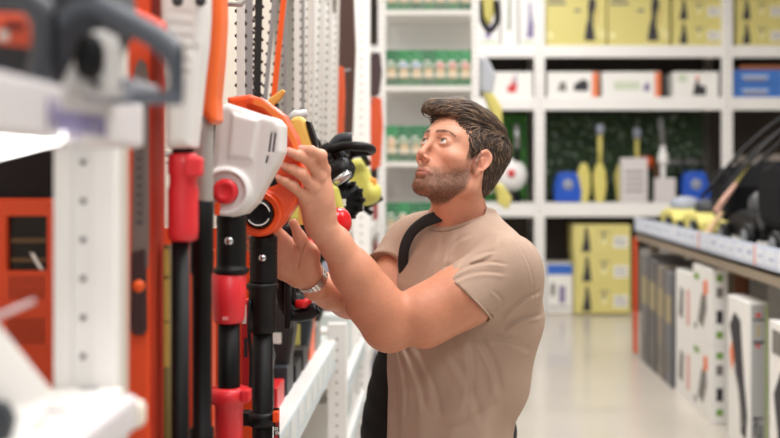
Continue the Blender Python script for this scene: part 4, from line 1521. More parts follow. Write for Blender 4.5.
mb = MB(); mb.box(W(341, 206, YY - .06) - P0, W(346, 199, YY - .055) - P0, paper); mb.build('sticker', t)
t = thing('lime_guard', 'lime green tool guard hanging between the wrist and the black ribbed cap', 'tool guard', W(334, 205, 3.0))
mb = MB(); P0 = np.array(t.location)
mb.prism([(x - P0[0], z - P0[2]) for x, z in pw([(326, 180), (338, 188), (345, 212), (341, 226), (328, 215)], 3.0)], -.03, .03, lime, bev=.01); mb.build('guard', t)
t = thing('red_reel', 'shiny red round trimmer head right behind the wrist of the person', 'trimmer head', W(337, 222, 2.75))
MB().lathe([(.02, -.03), (.034, -.02), (.036, .0), (.034, .02), (.02, .03)], mat('gloss_red', S(214, 26, 34), .2), (0, 0, 0), (.75, -.6, .2), n=28).build('reel', t)
# yellow tool just behind the orange saw
YY = 2.46
t = thing('hedge_trimmer', 'yellow handled tool with a black trim rising behind the orange saw', 'hedge trimmer', W(302, 130, YY))
P0 = np.array(t.location)
sh = Shell((-.36, YY - .05, 1.43), (-.25, YY + .05, 1.70), .0022)
ymat = mat('mellow_yellow', S(228, 190, 96), .42)
sh.plate(pw([(292, 120), (296, 117), (303, 117), (307, 122), (311, 134), (315, 148), (312, 152), (306, 154), (300, 146), (297, 136), (292, 129)], YY), YY - .028, YY + .028, .010)
sh.plate(pw([(298, 140), (314, 146), (312, 200), (309, 236), (298, 236), (300, 190)], YY), YY - .022, YY + .024, .010)
rel(sh.V.mesh('body', ymat), t)
mb = MB(); mb.prism([(x - P0[0], z - P0[2]) for x, z in pw([(307, 121), (311, 122), (316, 136), (319, 148), (316, 150), (311, 136)], YY)], -.03, .02, black, bev=.003); mb.build('trim', t)
YY = 2.33
t = thing('throttle_lever', 'small golden lever sticking up over the orange saw housing', 'lever', W(276, 99, YY))
P0 = np.array(t.location)
mb = MB(); mb.prism([(x - P0[0], z - P0[2]) for x, z in pw([(267, 101), (283, 89), (286, 92), (280, 100), (272, 109)], YY)], -.012, .012, mat('golden_plastic', S(216, 172, 84), .4), bev=.004); mb.build('lever', t)
MB().tube([(0, 0, -.01), (.0, .0, -.06)], .007, black, n=8).build('pin', t)
t = thing('choke_knob', 'silver-grey oval knob between the orange saw and the yellow handle', 'knob', W(298, 116, 2.62))
mb = MB(); mb.tube([W(289, 120, 2.62) - W(298, 116, 2.62), W(296, 115, 2.62) - W(298, 116, 2.62), W(307, 113, 2.62) - W(298, 116, 2.62)], [.011, .013, .009], mat('knob_grey', S(206, 206, 206), .3), n=14); mb.build('knob', t)
mb = MB(); mb.tube([(0, .0, 0), (.02, .05, -.16)], .008, black, n=8); mb.build('stem', t)

# ---- things hanging lower down between the grips and the forearm
YY = 2.75
t = thing('hedge_trimmer', 'black loop handled trimmer with a red inner grip hanging below the wristwatch', 'hedge trimmer', W(302, 293, YY))
P0 = np.array(t.location)
mb = MB(); mb.tube([p - P0 for p in smooth_path([W(281, 268, YY), W(281, 290, YY), W(285, 306, YY), W(293, 315, YY), W(308, 314, YY), W(317, 308, YY)], 5)], .016, black, n=12)
mb.tube([p - P0 for p in smooth_path([W(281, 268, YY), W(286, 262, YY), W(292, 268, YY), W(290, 284, YY), W(294, 300, YY), W(306, 306, YY), W(317, 308, YY)], 5)], .012, black, n=12)
mb.build('loop_handle', t)
mb = MB(); mb.tube([p - P0 for p in [W(296, 304, YY - .012), W(304, 304, YY - .014), W(313, 297, YY - .01)]], [.011, .012, .008], red, n=10); mb.build('trigger', t)
mb = MB(); mb.prism([(x - P0[0], z - P0[2]) for x, z in pw([(283, 225), (300, 225), (302, 262), (292, 272), (282, 268)], YY)], -.03, .03, black, bev=.008); mb.build('body', t)
rr = random.Random(14)
acc = [orange, kyellow, red, paper]
lows = []
for k in range(9):
    Y = 2.75 + k * .24
    x = -.62 + .10 * (k % 2)
    z = rr.uniform(1.0, 1.12)
    m_ = [black, dark_grey, black, mat('charcoal_box', S(46, 42, 42), .5)][k % 4]
    t = thing('boxed_tool', ['black tool body with an orange stripe hanging first above the low shelf', 'dark grey tool body with a yellow label hanging second above the low shelf',
                             'black tool body with a red patch hanging third above the low shelf', 'charcoal tool body with a white label hanging above the low shelf',
                             'black tool body with an orange patch hanging midway along the low shelf', 'dark grey tool body hanging past the middle of the low shelf',
                             'black tool body with a red label hanging near the white post', 'charcoal tool body with a white label beside the white post',
                             'black tool body hanging just past the white post'][k], 'power tool', (x, Y, z))
    h = rr.uniform(.26, .40)
    mb = MB(); mb.prism([(-.06, .05), (.05, .06), (.075, -.04), (.06, -.14), (.03, -h + .09), (-.05, -h + .10), (-.075, -.08)], -.05, .05, m_, bev=.012); mb.build('body', t)
    mb = MB(); mb.tube(smooth_path([(-.04, 0, .04), (-.05, -.01, .12), (.0, -.02, .16), (.05, -.01, .12), (.04, 0, .05)], 4), .012, black, n=8); mb.build('handle', t)
    mb = MB(); mb.box((-.03, -.053, -.08 - .02 * (k % 3)), (.02 + .015 * (k % 2), -.049, -.045), acc[k % 4]); mb.build('sticker', t)
# goods lying on the low shelf: small cartons and blister packs
cols = [black, mat('charcoal_box', S(46, 42, 42), .5), orange, grey_card, white_card, black, red, dark_grey]
for k in range(12):
    y = 1.9 + k * .21
    h = rr.uniform(.09, .2)
    carton('small_carton', (-.78, y, .816), (-.46, y + .15, .816 + h), cols[k % 8], ORD[k] + ' small carton along the low shelf behind the price rail', 'box', 'cartons on the low shelf behind the rail',
           lambda P, poly: (P(.1, .55, .6, .8, [paper, oprint, inkg][k % 3]), P(.2, .2, .8, .3, inkg)))
# red and orange hanging packages seen between the black shafts
for k, (px0, px1, py0, py1, Y, m_, lb) in enumerate(((241, 252, 300, 395, 2.42, mat('package_red', S(196, 34, 40), .5), 'tall red package seen between the black shafts'),
                                                     (236, 262, 395, 470, 2.40, orange_s, 'orange package low between the two black shafts'),
                                                     (284, 290, 250, 330, 2.70, black, 'black slim package hanging past the orange saw shaft'),
                                                     (196, 212, 250, 440, 2.10, orange_s, 'orange slim package glimpsed behind the shaft of the orange headed tool'))):
    a_, b_ = W(px0, py1, Y), W(px1, py0, Y)
    o = carton('tool_package', (a_[0], Y, a_[2]), (b_[0], Y + .04, b_[2]), m_, lb, 'package', None, (lambda P, poly: (P(.1, .75, .5, .95, paper), P(.3, .4, .6, .6, ink))) if k == 0 else None)
# dark coats of sheaths hanging at the far post
for k, (px, Y, z0, z1, m_, lb) in enumerate(((375, 6.0, 1.56, 1.96, mat('cover_orange', S(206, 82, 40), .5), 'orange blade cover hanging beside the perforated post'), (374, 6.1, 1.97, 2.22, mat('pouch_brown', S(66, 48, 50), .7), 'dark brown pouch hanging above the orange blade cover'),
                                             (346, 5.0, 1.70, 2.40, mat('brown_case', S(72, 48, 40), .6), 'dark brown long case hanging before the perforated post'),
                                             (340, 4.85, 1.70, 2.02, mat('cover_orange', S(206, 82, 40), .5), 'narrow orange blade cover before the dark brown case'))):
    x = xs_(px, Y)
    t = thing('blade_cover', lb, 'blade cover', (x, Y, z0))
    q_ = .5 if k == 3 else 1.0
    mb = MB(); mb.prism([(-.03 * q_, .02), (-.01 * q_, 0), (.03 * q_, .02), (.045 * q_, (z1 - z0) * .6), (.035 * q_, z1 - z0), (-.04 * q_, z1 - z0), (-.045 * q_, (z1 - z0) * .5)], -.03, .03, m_, bev=.006); mb.build('cover', t)
    MB().tube([(0, 0, (z1 - z0) - .02), (-.377 - x, min(0, 5.88 - Y), (z1 - z0) - .01)], .006, steel, n=6).build('hook', t)
# loose yellow and grey tool at the end of the wire rack
t = thing('hanging_sprayer', 'yellow and grey tool hanging between the wire rack and the storage rack', 'sprayer', W(487, 20, 7.2))
P0 = np.array(t.location)
mb = MB(); mb.prism([(x - P0[0], z - P0[2]) for x, z in pw([(480, -10), (494, -10), (496, 8), (490, 26), (482, 20)], 7.2)], -.06, .06, kyellow, bev=.02); mb.tube([(0, 0, 0), (.262 - t.location[0], 0, .0)], .008, steel, n=8); mb.build('tank', t)
mb = MB(); mb.tube([p - P0 for p in smooth_path([W(480, 0, 7.12), W(482, 20, 7.12), W(490, 31, 7.12), W(497, 20, 7.12), W(496, 0, 7.12)], 4)], .018, black, n=8); mb.build('hose', t)
t = thing('hanging_sprayer', 'grey tool with a yellow foot hanging just above the hair of the person', 'sprayer', W(487, 80, 7.2))
P0 = np.array(t.location)
mb = MB(); mb.prism([(x - P0[0], z - P0[2]) for x, z in pw([(479, 56), (488, 60), (496, 76), (492, 95), (480, 92)], 7.2)], -.06, .06, mat('pale_grey_tool', S(190, 192, 200), .5), bev=.02); mb.tube([(0, 0, 0), (.262 - t.location[0], 0, .0)], .008, steel, n=8); mb.build('tank', t)
mb = MB(); mb.prism([(x - P0[0], z - P0[2]) for x, z in pw([(482, 92), (491, 90), (502, 108), (502, 128), (492, 116)], 7.2)], -.05, .05, kyellow, bev=.02); mb.build('foot', t)
t = thing('hanging_sprayer', 'pale yellow tool end low behind the neck of the person', 'sprayer', W(500, 192, 7.3))
P0 = np.array(t.location)
mb = MB(); mb.prism([(x - P0[0], z - P0[2]) for x, z in pw([(494, 182), (502, 184), (512, 198), (508, 210), (498, 204)], 7.3)], -.05, .05, kyellow, bev=.02); mb.tube([(0, 0, 0), (.262 - t.location[0], 0, .0)], .008, steel, n=8); mb.build('tank', t)


# ============================================================ the person
def build_man():
    rng = np.random.RandomState(4)
    HY, HP, HR = 2.33904315, 0.40674678, -0.01165128
    ca, sa, cb, sb, cc, sc = math.cos(HY), math.sin(HY), math.cos(HP), math.sin(HP), math.cos(HR), math.sin(HR)
    HRm = np.array([[ca, -sa, 0], [sa, ca, 0], [0, 0, 1]]) @ np.array([[1, 0, 0], [0, cb, -sb], [0, sb, cb]]) @ \
        np.array([[cc, 0, sc], [0, 1, 0], [-sc, 0, cc]])
    HT = np.array([0.0576, 2.60, 1.5858])
    HS = 1.02

    def H(x, y, z):                                   # head frame (his right, forward, up) -> place
        return HRm @ np.array([x, y, z]) * HS + HT

    def Hinv(P):
        return (P - HT) @ HRm / HS

    BY = 2.31
    br, bf = np.array([math.cos(BY), math.sin(BY), 0]), np.array([-math.sin(BY), math.cos(BY), 0])
    BO = np.array([0.052, 2.665, 0.0])

    def B(x, y, z):                                   # body frame -> place
        return BO + br * x + bf * y + np.array([0, 0, z])

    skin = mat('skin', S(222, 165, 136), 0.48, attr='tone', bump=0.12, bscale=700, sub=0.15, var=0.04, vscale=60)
    V = Vol(axis(-0.43, (-0.36, .003), (-0.20, .002), (-0.07, .0028), (0.17, .0017), (0.34, .004)),
            axis(2.13, (2.46, .002), (2.50, .0025), (2.72, .0018), (3.02, .004)),
            axis(0.86, (1.16, .005), (1.27, .003), (1.48, .002), (1.73, .0017)))
    # ---- torso under the shirt, neck, shoulders
    for z0, z1, w, d in ((0.88, 1.05, .12, .08), (1.0, 1.25, .13, .085), (1.2, 1.36, .135, .085)):
        V.ell(B(0, 0, (z0 + z1) / 2), (w, w * 0.75, (z1 - z0) * 0.8), k=.05)
    NB = np.array([0.072, 2.665, 1.42])
    V.chain([B(0, 0, 1.15), B(0, 0, 1.36), NB], [.09, .085, .062], k=.03)
    V.chain([NB, H(0, -.022, -.06), H(0, -.024, -.01)], [.063, .055, .058], k=.02)
    V.cap(NB + [-.012, -.012, -.01], H(0, .02, -.085), .052, .036, k=.02)          # throat
    SL, SR = B(-.165, 0, 1.375), B(.165, 0, 1.36)
    V.chain([B(-.05, -.01, 1.355), SL + [-.01, 0, -.01]], [.048, .045], k=.03)
    V.chain([B(.05, -.01, 1.355), SR], [.048, .045], k=.03)
    for s in (-1, 1):
        V.cap(H(s * .060, -.012, -.045), B(s * .022, .055, 1.405), .011, .009, k=.022)  # neck muscle
        V.cap(B(s * .02, .06, 1.39), B(s * .10, .04, 1.385), .008, .008, k=.02)
    # ---- left arm (towards the camera)
    EL = W(386, 326, 2.40)
    WL = W(322, 226, 2.28)
    SLp = W(505, 268, 2.48)
    V.chain([SLp, W(465, 293, 2.45), W(425, 316, 2.42), EL], [.064, .060, .055, .048], k=.03)
    V.cap(W(450, 293, 2.43), W(420, 308, 2.41), .048, .044, k=.03)                   # biceps
    V.cap(W(470, 305, 2.46), W(425, 330, 2.43), .046, .038, k=.03)                   # triceps
    V.cap(EL, W(392, 336, 2.41), .035, .034, k=.02)
    V.chain([EL, W(371, 302, 2.385), W(352, 270, 2.345), W(335, 243, 2.31), WL], [.050, .052, .043, .031, .0275], k=.025)
    V.cap(W(388, 308, 2.38), W(366, 279, 2.365), .036, .032, k=.03)
    # left hand: back of the hand to the camera
    mcp = [W(324, 170, 2.24), W(319, 177, 2.225), W(312.5, 187, 2.220), W(304.5, 197, 2.222)]
    V.chain([WL, W(323, 207, 2.27)], [.0265, .024], k=.02)
    V.cap(WL + [-.008, 0, .0], W(312, 207, 2.265), .022, .02, k=.02)
    wrists = [W(327, 214, 2.27), W(322, 215, 2.262), W(317, 217, 2.262), W(312, 219, 2.265)]
    for m_, w_ in zip(mcp, wrists):
        V.cap(w_, m_, .0175, .0125, k=.014)
    V.ell(W(317, 197, 2.245), (.030, .016, .034), k=.02)
    fingers = [
        [mcp[0], W(321, 155.5, 2.200), W(311, 150.5, 2.184), W(302.5, 149.5, 2.186)],
        [mcp[1], W(308.5, 160, 2.192), W(298.5, 155.5, 2.176), W(289.8, 152, 2.180)],
        [mcp[2], W(301.5, 174, 2.188), W(293, 169.5, 2.182), W(285.5, 167, 2.190)],
        [mcp[3], W(293.5, 186.5, 2.190), W(286, 182, 2.184), W(279.5, 179, 2.194)]]
    for q, fg in enumerate(fingers):
        r0 = [.0112, .0114, .011, .0098][q]
        V.chain(fg, [r0 + .0012, r0, r0 * .9, r0 * .76], k=.004)
        V.ell(fg[0] + [0, -.003, 0], (.0125, .011, .0125), k=.008)
        V.ell(fg[1] + [0, -.001, 0], (r0 * 1.08,) * 3, k=.005)
    V.chain([W(326, 205, 2.285), W(322, 185, 2.305), W(310, 172, 2.310), W(300, 163, 2.306)], [.018, .0145, .012, .0095], k=.01)  # thumb behind
    # ---- right arm, palm to the camera
    ER = np.array([-.150, 2.63, 1.222])
    WR = W(316, 287, 2.40)
    V.chain([SR, W(392, 282, 2.74), ER], [.060, .055, .046], k=.03)
    V.chain([ER, W(349, 297, 2.53), W(330, 291, 2.45), WR], [.047, .045, .036, .029], k=.025)
    V.chain([WR, W(303, 270, 2.372)], [.027, .026], k=.015)
    rm = [W(282, 237, 2.352), W(274, 243, 2.350), W(270, 252, 2.350), W(269, 262, 2.352)]
    for q, m_ in enumerate(rm):
        V.cap(W(311 - 5 * q, 268 + 3.2 * q, 2.372), m_, .0205, .0135, k=.016)
    V.ell(W(290, 259, 2.372), (.033, .017, .036), k=.02)
    tips = [[W(270, 222, 2.335), W(262, 212, 2.322), W(256, 204, 2.318)],
            [W(260, 229, 2.332), W(252, 219, 2.318), W(246, 211, 2.314)],
            [W(257, 241, 2.332), W(248, 233, 2.318), W(242, 227, 2.314)],
            [W(258, 254, 2.336), W(251, 248, 2.322), W(246, 243, 2.318)]]
    for q, t_ in enumerate(tips):
        V.chain([rm[q]] + t_, [.0125, .0105, .0095, .0078], k=.004)
    V.chain([W(311, 272, 2.365), W(310, 254, 2.348), W(300, 238, 2.328), W(293.5, 223, 2.318)], [.021, .0185, .0122, .0095], k=.012)
    V.ell(W(306, 256, 2.350), (.024, .018, .027), k=.015)                             # ball of the thumb
    V.ell(W(282, 268, 2.358), (.017, .014, .022), k=.015)
    V.cap(W(305, 243, 2.322), W(297, 268, 2.342), .0015, .0015, k=.004, op='-')       # palm crease

    # ---- head, worked out in its own frame
    lo = np.array([-.10, 2.45, 1.43])
    hi = np.array([.19, 2.76, 1.73])
    sl = V.region(lo, hi)
    X, Y, Z = V.grid(sl)
    dx, dy, dz = (X - HT[0]) / HS, (Y - HT[1]) / HS, (Z - HT[2]) / HS
    hx = HRm[0, 0] * dx + HRm[1, 0] * dy + HRm[2, 0] * dz
    hy = HRm[0, 1] * dx + HRm[1, 1] * dy + HRm[2, 1] * dz
    hz = HRm[0, 2] * dx + HRm[1, 2] * dy + HRm[2, 2] * dz
    D = [None]

    def un(d, k):
        if D[0] is None:
            D[0] = d
            return
        h = np.maximum(k - np.abs(D[0] - d), 0) / k
        D[0] = np.minimum(D[0], d) - h * h * k * .25

    def sub_(d, k):
        d = -d
        h = np.maximum(k - np.abs(D[0] - d), 0) / k
        D[0] = np.maximum(D[0], d) + h * h * k * .25
    el = lambda c, r: d_ell(hx, hy, hz, c, r)
    cp = lambda a, b, ra, rb=None: d_cap(hx, hy, hz, np.array(a, float), np.array(b, float), ra, ra if rb is None else rb)
    un(el((0, -.014, .028), (.076, .094, .082)), .01)
    un(el((0, .030, .018), (.064, .066, .066)), .03)
    un(el((0, .022, -.045), (.058, .066, .072)), .03)
    for s in (-1, 1):
        un(cp((s * .054, -.004, -.070), (s * .022, .070, -.104), .017, .016), .026)
        un(cp((s * .058, -.002, -.03), (s * .054, -.004, -.070), .015, .017), .026)
        un(el((s * .042, .058, -.030), (.024, .024, .018)), .024)                       # cheekbone
        un(cp((s * .010, .0905, .0190), (s * .046, .073, .0215), .0075, .0065), .016)      # brow
    un(el((0, .075, -.104), (.024, .020, .019)), .02)
    un(el((0, .070, -.068), (.033, .026, .030)), .02)
    for s in (-1, 1):
        sub_(el((s * .031, .100, .001), (.016, .0155, .0095)), .014)
        sub_(cp((s * .016, .098, -.004), (s * .030, .096, -.012), .004), .012)
    un(cp((0, .0925, .010), (0, .1135, -.036), .0062, .0070), .013)                     # nose
    un(el((0, .1140, -.0420), (.0078, .0088, .0070)), .008)
    for s in (-1, 1):
        un(el((s * .0105, .1030, -.0475), (.0054, .0090, .0060)), .006)
        un(el((s * .031, .0795, .0005), (.0162, .0160, .0140)), .005)                   # lids
        sub_(el((s * .031, .0990, -.0008), (.0180, .0125, .0068)), .002)                # opening
        sub_(el((s * .0060, .1065, -.0550), (.0036, .0062, .0038)), .002)
    un(cp((-.010, .0955, -.0745), (.010, .0955, -.0745), .0040), .006)                  # lips
    un(cp((-.023, .0885, -.0775), (-.008, .0950, -.0745), .0026, .004), .006)
    un(cp((.023, .0885, -.0775), (.008, .0950, -.0745), .0026, .004), .006)
    un(cp((-.010, .0940, -.0835), (.010, .0940, -.0835), .0048), .006)
    un(cp((-.021, .0885, -.0795), (-.010, .0935, -.0835), .0028, .0044), .006)
    un(cp((.021, .0885, -.0795), (.010, .0935, -.0835), .0028, .0044), .006)
    sub_(cp((-.022, .0910, -.0787), (0, .1005, -.0787), .0010), .002)
    sub_(cp((.022, .0910, -.0787), (0, .1005, -.0787), .0010), .002)
    sub_(cp((-.008, .096, -.0935), (.008, .096, -.0935), .0022), .009)
    # ears
    for s in (-1, 1):
        c = np.array([s * .0765, .002, -.014])
        ang = .35
        ex = hx - c[0] - s * .45 * np.minimum(0, (hy - c[1]) + .012) * -1
        ey = (hy - c[1]) * math.cos(ang) + (hz - c[2]) * math.sin(ang)
        ez = -(hy - c[1]) * math.sin(ang) + (hz - c[2]) * math.cos(ang)
        # ear outline: wider at the top
        wv = .0160 + .10 * np.clip(ez, -.03, .03)
        q = np.sqrt((ey / wv) ** 2 + (ez / .0295) ** 2)
        flat = (q - 1) * .0165
        disc = np.sqrt(np.maximum(flat, 0) ** 2 + np.maximum(np.abs(ex) - .0022, 0) ** 2) - .0028
        un(disc.astype(np.float32), .006)
        rim = np.sqrt(flat ** 2 + (ex - s * .0055) ** 2) - .0034
        rim = np.where(ez < -.017, rim + .004, rim)
        un(rim, .003)
        un(cp(c + [s * .002, .008, -.024], c + [s * .002, .004, -.030], .0065, .006), .006)
        un(cp(c + [s * .004, .017, -.006], c + [s * .003, .013, -.014], .005, .005), .006)       # tragus
        sub_(cp(c + [s * .0055, .006, -.006], c + [s * .0055, .002, -.012], .0062, .0055), .004)
        sub_(cp(c + [s * .0065, .004, .014], c + [s * .006, -.006, .006], .0030, .003), .004)
        un(cp(c + [s * .004, -.006, -.012], c + [s * .0045, -.001, .009], .003), .004)
    D[0] = D[0] + (.0007 * np.sin(hz * 620 + 2 * np.cos(hx * 40)) * np.exp(-((hz - .052) / .014) ** 2) * (hy > .04)).astype(np.float32)
    d = D[0] * HS
    A = V.a[sl]
    k = .016
    h = np.maximum(k - np.abs(A - d), 0) / k
    V.a[sl] = np.minimum(A, d) - h * h * k * .25
    body = V.mesh('person', skin)
    tag(body, 'bearded person in a beige t-shirt and backpack reaching up to the orange pole saw', 'person')
    P = V.verts
    L = Hinv(P)
    # ---- natural colouring of the skin, plus painted lid shade
    base = np.array(S(219, 158, 130))
    col = np.tile(base, (len(P), 1))

    def blend(c, m):
        nonlocal col
        m = np.clip(m, 0, 1)[:, None]
        col = col * (1 - m) + np.array(c) * m
    x, y, z = L[:, 0], L[:, 1], L[:, 2]
    ax_ = np.abs(x)
    head = P[:, 2] > 1.40
    g = lambda c, r: np.exp(-(((ax_ - c[0]) / r[0]) ** 2 + ((y - c[1]) / r[1]) ** 2 + ((z - c[2]) / r[2]) ** 2))
    blend(S(206, 130, 108), g((.042, .07, -.035), (.022, .03, .02)) * .55 * head)
    blend(S(205, 122, 100), g((0, .115, -.045), (.016, .015, .014)) * .5 * head)
    blend(S(206, 125, 105), g((.078, .002, -.014), (.012, .03, .04)) * .5 * head)
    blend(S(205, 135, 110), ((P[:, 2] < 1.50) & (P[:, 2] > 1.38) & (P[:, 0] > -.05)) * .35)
    # eyelid rims: upper lash line with the lid shadow painted in
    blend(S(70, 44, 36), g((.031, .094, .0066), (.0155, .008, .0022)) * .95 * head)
    blend(S(170, 110, 92), g((.031, .094, -.0075), (.014, .008, .003)) * .5 * head)
    # stubble
    n1 = vnoise(L, 260, 3) * .5 + vnoise(L, 620, 8) * .5
    jaw = -0.040 - .085 * np.clip((.075 - y) / .075, 0, 1) ** 1.0 * 0
    upper = np.where(y > .06, -.056 - .35 * (ax_ - .02) * (ax_ < .02) - .0 * y, -.056 + (.06 - y) * .55)
    bm_ = np.clip((upper + np.where(ax_ > .03, (ax_ - .03) * .3, 0) - z) / .026, 0, 1) * (z > -.135) * (y > .012)
    bm_ *= np.clip((y - .010) / .010, 0, 1)
    under = np.clip((z + .140) / .02, 0, 1)
    nw = 1 - g((0, .09, -.079), (.020, .02, .0105)) * 1.2
    bm_ = bm_ * under * np.clip(nw, 0, 1) * (z < -.045 + np.clip(.06 - y, 0, 1))
    beardmask = np.clip(bm_ * (.70 + .32 * n1), 0, .9) * head
    blend(S(108, 76, 58), beardmask)
    # side burns
    blend(S(70, 50, 40), np.clip((z + .035) / .02, 0, 1) * (z < .03) * (y < .040) * (y > .014) * (ax_ > .05) * head * (.75 + .2 * n1))
    # brows
    bz = .0205 + .0035 * np.sin(np.clip((ax_ - .012) / .040, 0, 1) * 2.4) - np.where(ax_ > .04, (ax_ - .04) * .5, 0)
    bw = np.where(ax_ < .036, .0034, .0022)
    bmask = np.exp(-((z - bz) / bw) ** 2 * 1.1) * (ax_ > .010) * (ax_ < .053) * (y > .05)
    blend(S(84, 58, 44), np.clip(bmask * (.8 + .4 * n1), 0, .8) * head)
    # lips
    lipm = np.exp(-((z + .0785) / (.0085 * np.sqrt(np.clip(1 - (ax_ / .0255) ** 2, .02, 1)))) ** 4) * (ax_ < .0255) * (y > .075)
    blend(S(186, 112, 98), lipm * .7 * head)
    blend(S(84, 40, 36), np.exp(-((z + .0787) / .0017) ** 2) * (ax_ < .024) * (y > .08) * .7 * head)
    # nostrils
    blend(S(60, 26, 22), g((.0060, .1060, -.0545), (.0050, .0075, .0036)) * 1.1 * head)
    # scalp below the hair
    # finger tips, knuckles and palm are pinker
    for fg in fingers:
        blend(S(222, 150, 132), np.exp(-(np.linalg.norm(P - fg[3], axis=1) / .011) ** 2) * .6)
        blend(S(200, 130, 108), np.exp(-(np.linalg.norm(P - fg[1], axis=1) / .010) ** 2) * .4)
        blend(S(200, 132, 110), np.exp(-(np.linalg.norm(P - fg[0], axis=1) / .011) ** 2) * .35)
    blend(S(222, 158, 136), np.exp(-(np.linalg.norm(P - W(290, 258, 2.35), axis=1) / .05) ** 2) * .6)
    # arms a little more tanned, hair on the forearms
    arm = np.clip((.14 - P[:, 0]) / .05, 0, 1) * np.clip((1.45 - P[:, 2]) / .10, 0, 1) * np.clip((P[:, 1] - 2.24) / .10, 0, 1)
    blend(S(198, 126, 92), arm * (.6 + .12 * vnoise(P, 240, 5)))
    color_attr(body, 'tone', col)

    # ---- nails
    for q, fg in enumerate(fingers):
        t_ = fg[3] - fg[2]
        t_ /= np.linalg.norm(t_)
        up = np.array([0, -1.0, .75])
        up -= t_ * (up @ t_)
        up /= np.linalg.norm(up)
        w_ = np.cross(t_, up)
        r = [.0085, .0087, .0083, .0075][q]
        mb = MB()
        vs, fs = [], []
        for i in range(5):
            for j in range(5):
                a = (j - 2) / 2 * .75
                l_ = -.006 + i * .0034 - (.0012 * (j - 2) ** 2 / 2 if i == 4 else 0)
                vs.append(fg[3] + t_ * l_ + (up * math.cos(a) + w_ * math.sin(a)) * (r * (1.0 if i < 4 else .9) + .0006))
        for i in range(4):
            for j in range(4):
                fs.append((i * 5 + j, i * 5 + j + 1, (i + 1) * 5 + j + 1, (i + 1) * 5 + j))
        mb.add(vs, fs, mat('nail', S(220, 160, 140), .35), True)
        mb.build('fingernail', body)

    # ---- eyes
    gaze = np.array([.05, .92, .34])
    gaze /= np.linalg.norm(gaze)
    gaze = HRm @ gaze
    for s in (-1, 1):
        c = H(s * .031, .0805, -.0008)
        mb = MB()
        u = np.cross(gaze, [0, 0, 1.0])
        u /= np.linalg.norm(u)
        w_ = np.cross(u, gaze)
        vs, fs, ms = [], [], []
        n, rings = 24, [0, .22, .52, .72, .9, 1.2, 1.6, 2.0, 2.5, 3.0, math.pi]
        cols = [mat('pupil', (.004, .004, .004), .08), mat('iris', S(92, 104, 98), .15), mat('iris', S(92, 104, 98), .15)]
        R_ = .0131
        for t_ in rings:
            for k in range(n):
                a = 2 * math.pi * k / n
                vs.append(c + R_ * (math.cos(t_ * .95 if t_ < 3.1 else t_) * gaze + math.sin(t_ * .95 if t_ < 3.1 else t_) * (math.cos(a) * u + math.sin(a) * w_)))
        for i in range(len(rings) - 1):
            m_ = mat('pupil', (.004, .004, .004), .08) if i < 1 else (mat('iris', S(66, 70, 62), .12) if i < 2 else (
                mat('iris_edge', S(40, 42, 40), .12) if i < 0 else mat('sclera', S(226, 216, 208), .2)))
            base_ = len(mb.v)
            ring = [vs[i * n + k] for k in range(n)] + [vs[(i + 1) * n + k] for k in range(n)]
            mb.add(ring, [(k, (k + 1) % n, n + (k + 1) % n, n + k) for k in range(n)], m_, True)
        mb.build('eye', body)

    # ---- hair: a shaped mass with locks over it
    hairm = mat('hair', S(58, 42, 33), .42, attr='tone', bump=.5, bscale=420, spec=.45)
    HV = Vol(axis(-.12, (.24, .0025)), axis(2.42, (2.86, .0025)), axis(1.44, (1.78, .0025)))
    X, Y, Z = HV.grid((slice(None),) * 3)
    dx, dy, dz = (X - HT[0]) / HS, (Y - HT[1]) / HS, (Z - HT[2]) / HS
    hx = HRm[0, 0] * dx + HRm[1, 0] * dy + HRm[2, 0] * dz
    hy = HRm[0, 1] * dx + HRm[1, 1] * dy + HRm[2, 1] * dz
    hz = HRm[0, 2] * dx + HRm[1, 2] * dy + HRm[2, 2] * dz
    k_ = .02
    d = d_ell(hx, hy, hz, (0, -.018, .029), (.0795, .100, .088))

    def um(a, b, k):
        h = np.maximum(k - np.abs(a - b), 0) / k
        return np.minimum(a, b) - h * h * k * .25
    d = um(d, d_cap(hx, hy, hz, np.array([-.03, .05, .078]), np.array([.028, .088, .074]), .030, .027), .03)   # quiff
    d = um(d, d_cap(hx, hy, hz, np.array([-.02, -.01, .080]), np.array([.0, .04, .088]), .036, .031), .03)
    d = um(d, d_ell(hx, hy, hz, (0, .012, .018), (.0775, .064, .062)), .01)
    d = um(d, d_ell(hx, hy, hz, (0, -.060, .040), (.066, .064, .072)), .03)
    d = um(d, d_ell(hx, hy, hz, (0, -.060, -.030), (.055, .048, .055)), .03)
    # trimmed away from the face, above the ears and at the nape
    front = (hy - .036) - np.clip((hz - .0) * .6, -.016, .06)                                   # positive = in front of the hair line
    face = np.minimum(front, (.070 - hz) * 1.0 + 0 * hx)
    ear = .0235 - np.sqrt((hy + .001) ** 2 + ((hz + .017) * .78) ** 2)
    nape = -(hz + .078 + .0 * hy)
    below = np.minimum(-.0, 0)
    lowfront = (hy + .030) * .9 - np.clip((hz + .030), -.0, .2) * 1.6
    cut = np.maximum(np.maximum(face, np.where(np.abs(hx) > .045, ear, -1)), nape)
    cut = np.maximum(cut, np.minimum(hy + .018, -hz - .026))
    HV.a = np.maximum(d * HS, cut * .9).astype(np.float32)
    hair = HV.mesh('hair', hairm, body)
    hp = HV.verts
    color_attr(hair, 'tone', np.array(S(52, 38, 30)) * (1 + .25 * vnoise(hp, 130, 2))[:, None])
    # locks
    from mathutils.bvhtree import BVHTree
    bvh = BVHTree.FromPolygons([Vector(v.co) for v in hair.data.vertices], [list(p.vertices) for p in hair.data.polygons])
    cand = rng.permutation(len(hair.data.polygons))
    vs, fs, cs = [], [], []
    made = 0
    LN = len(cand)
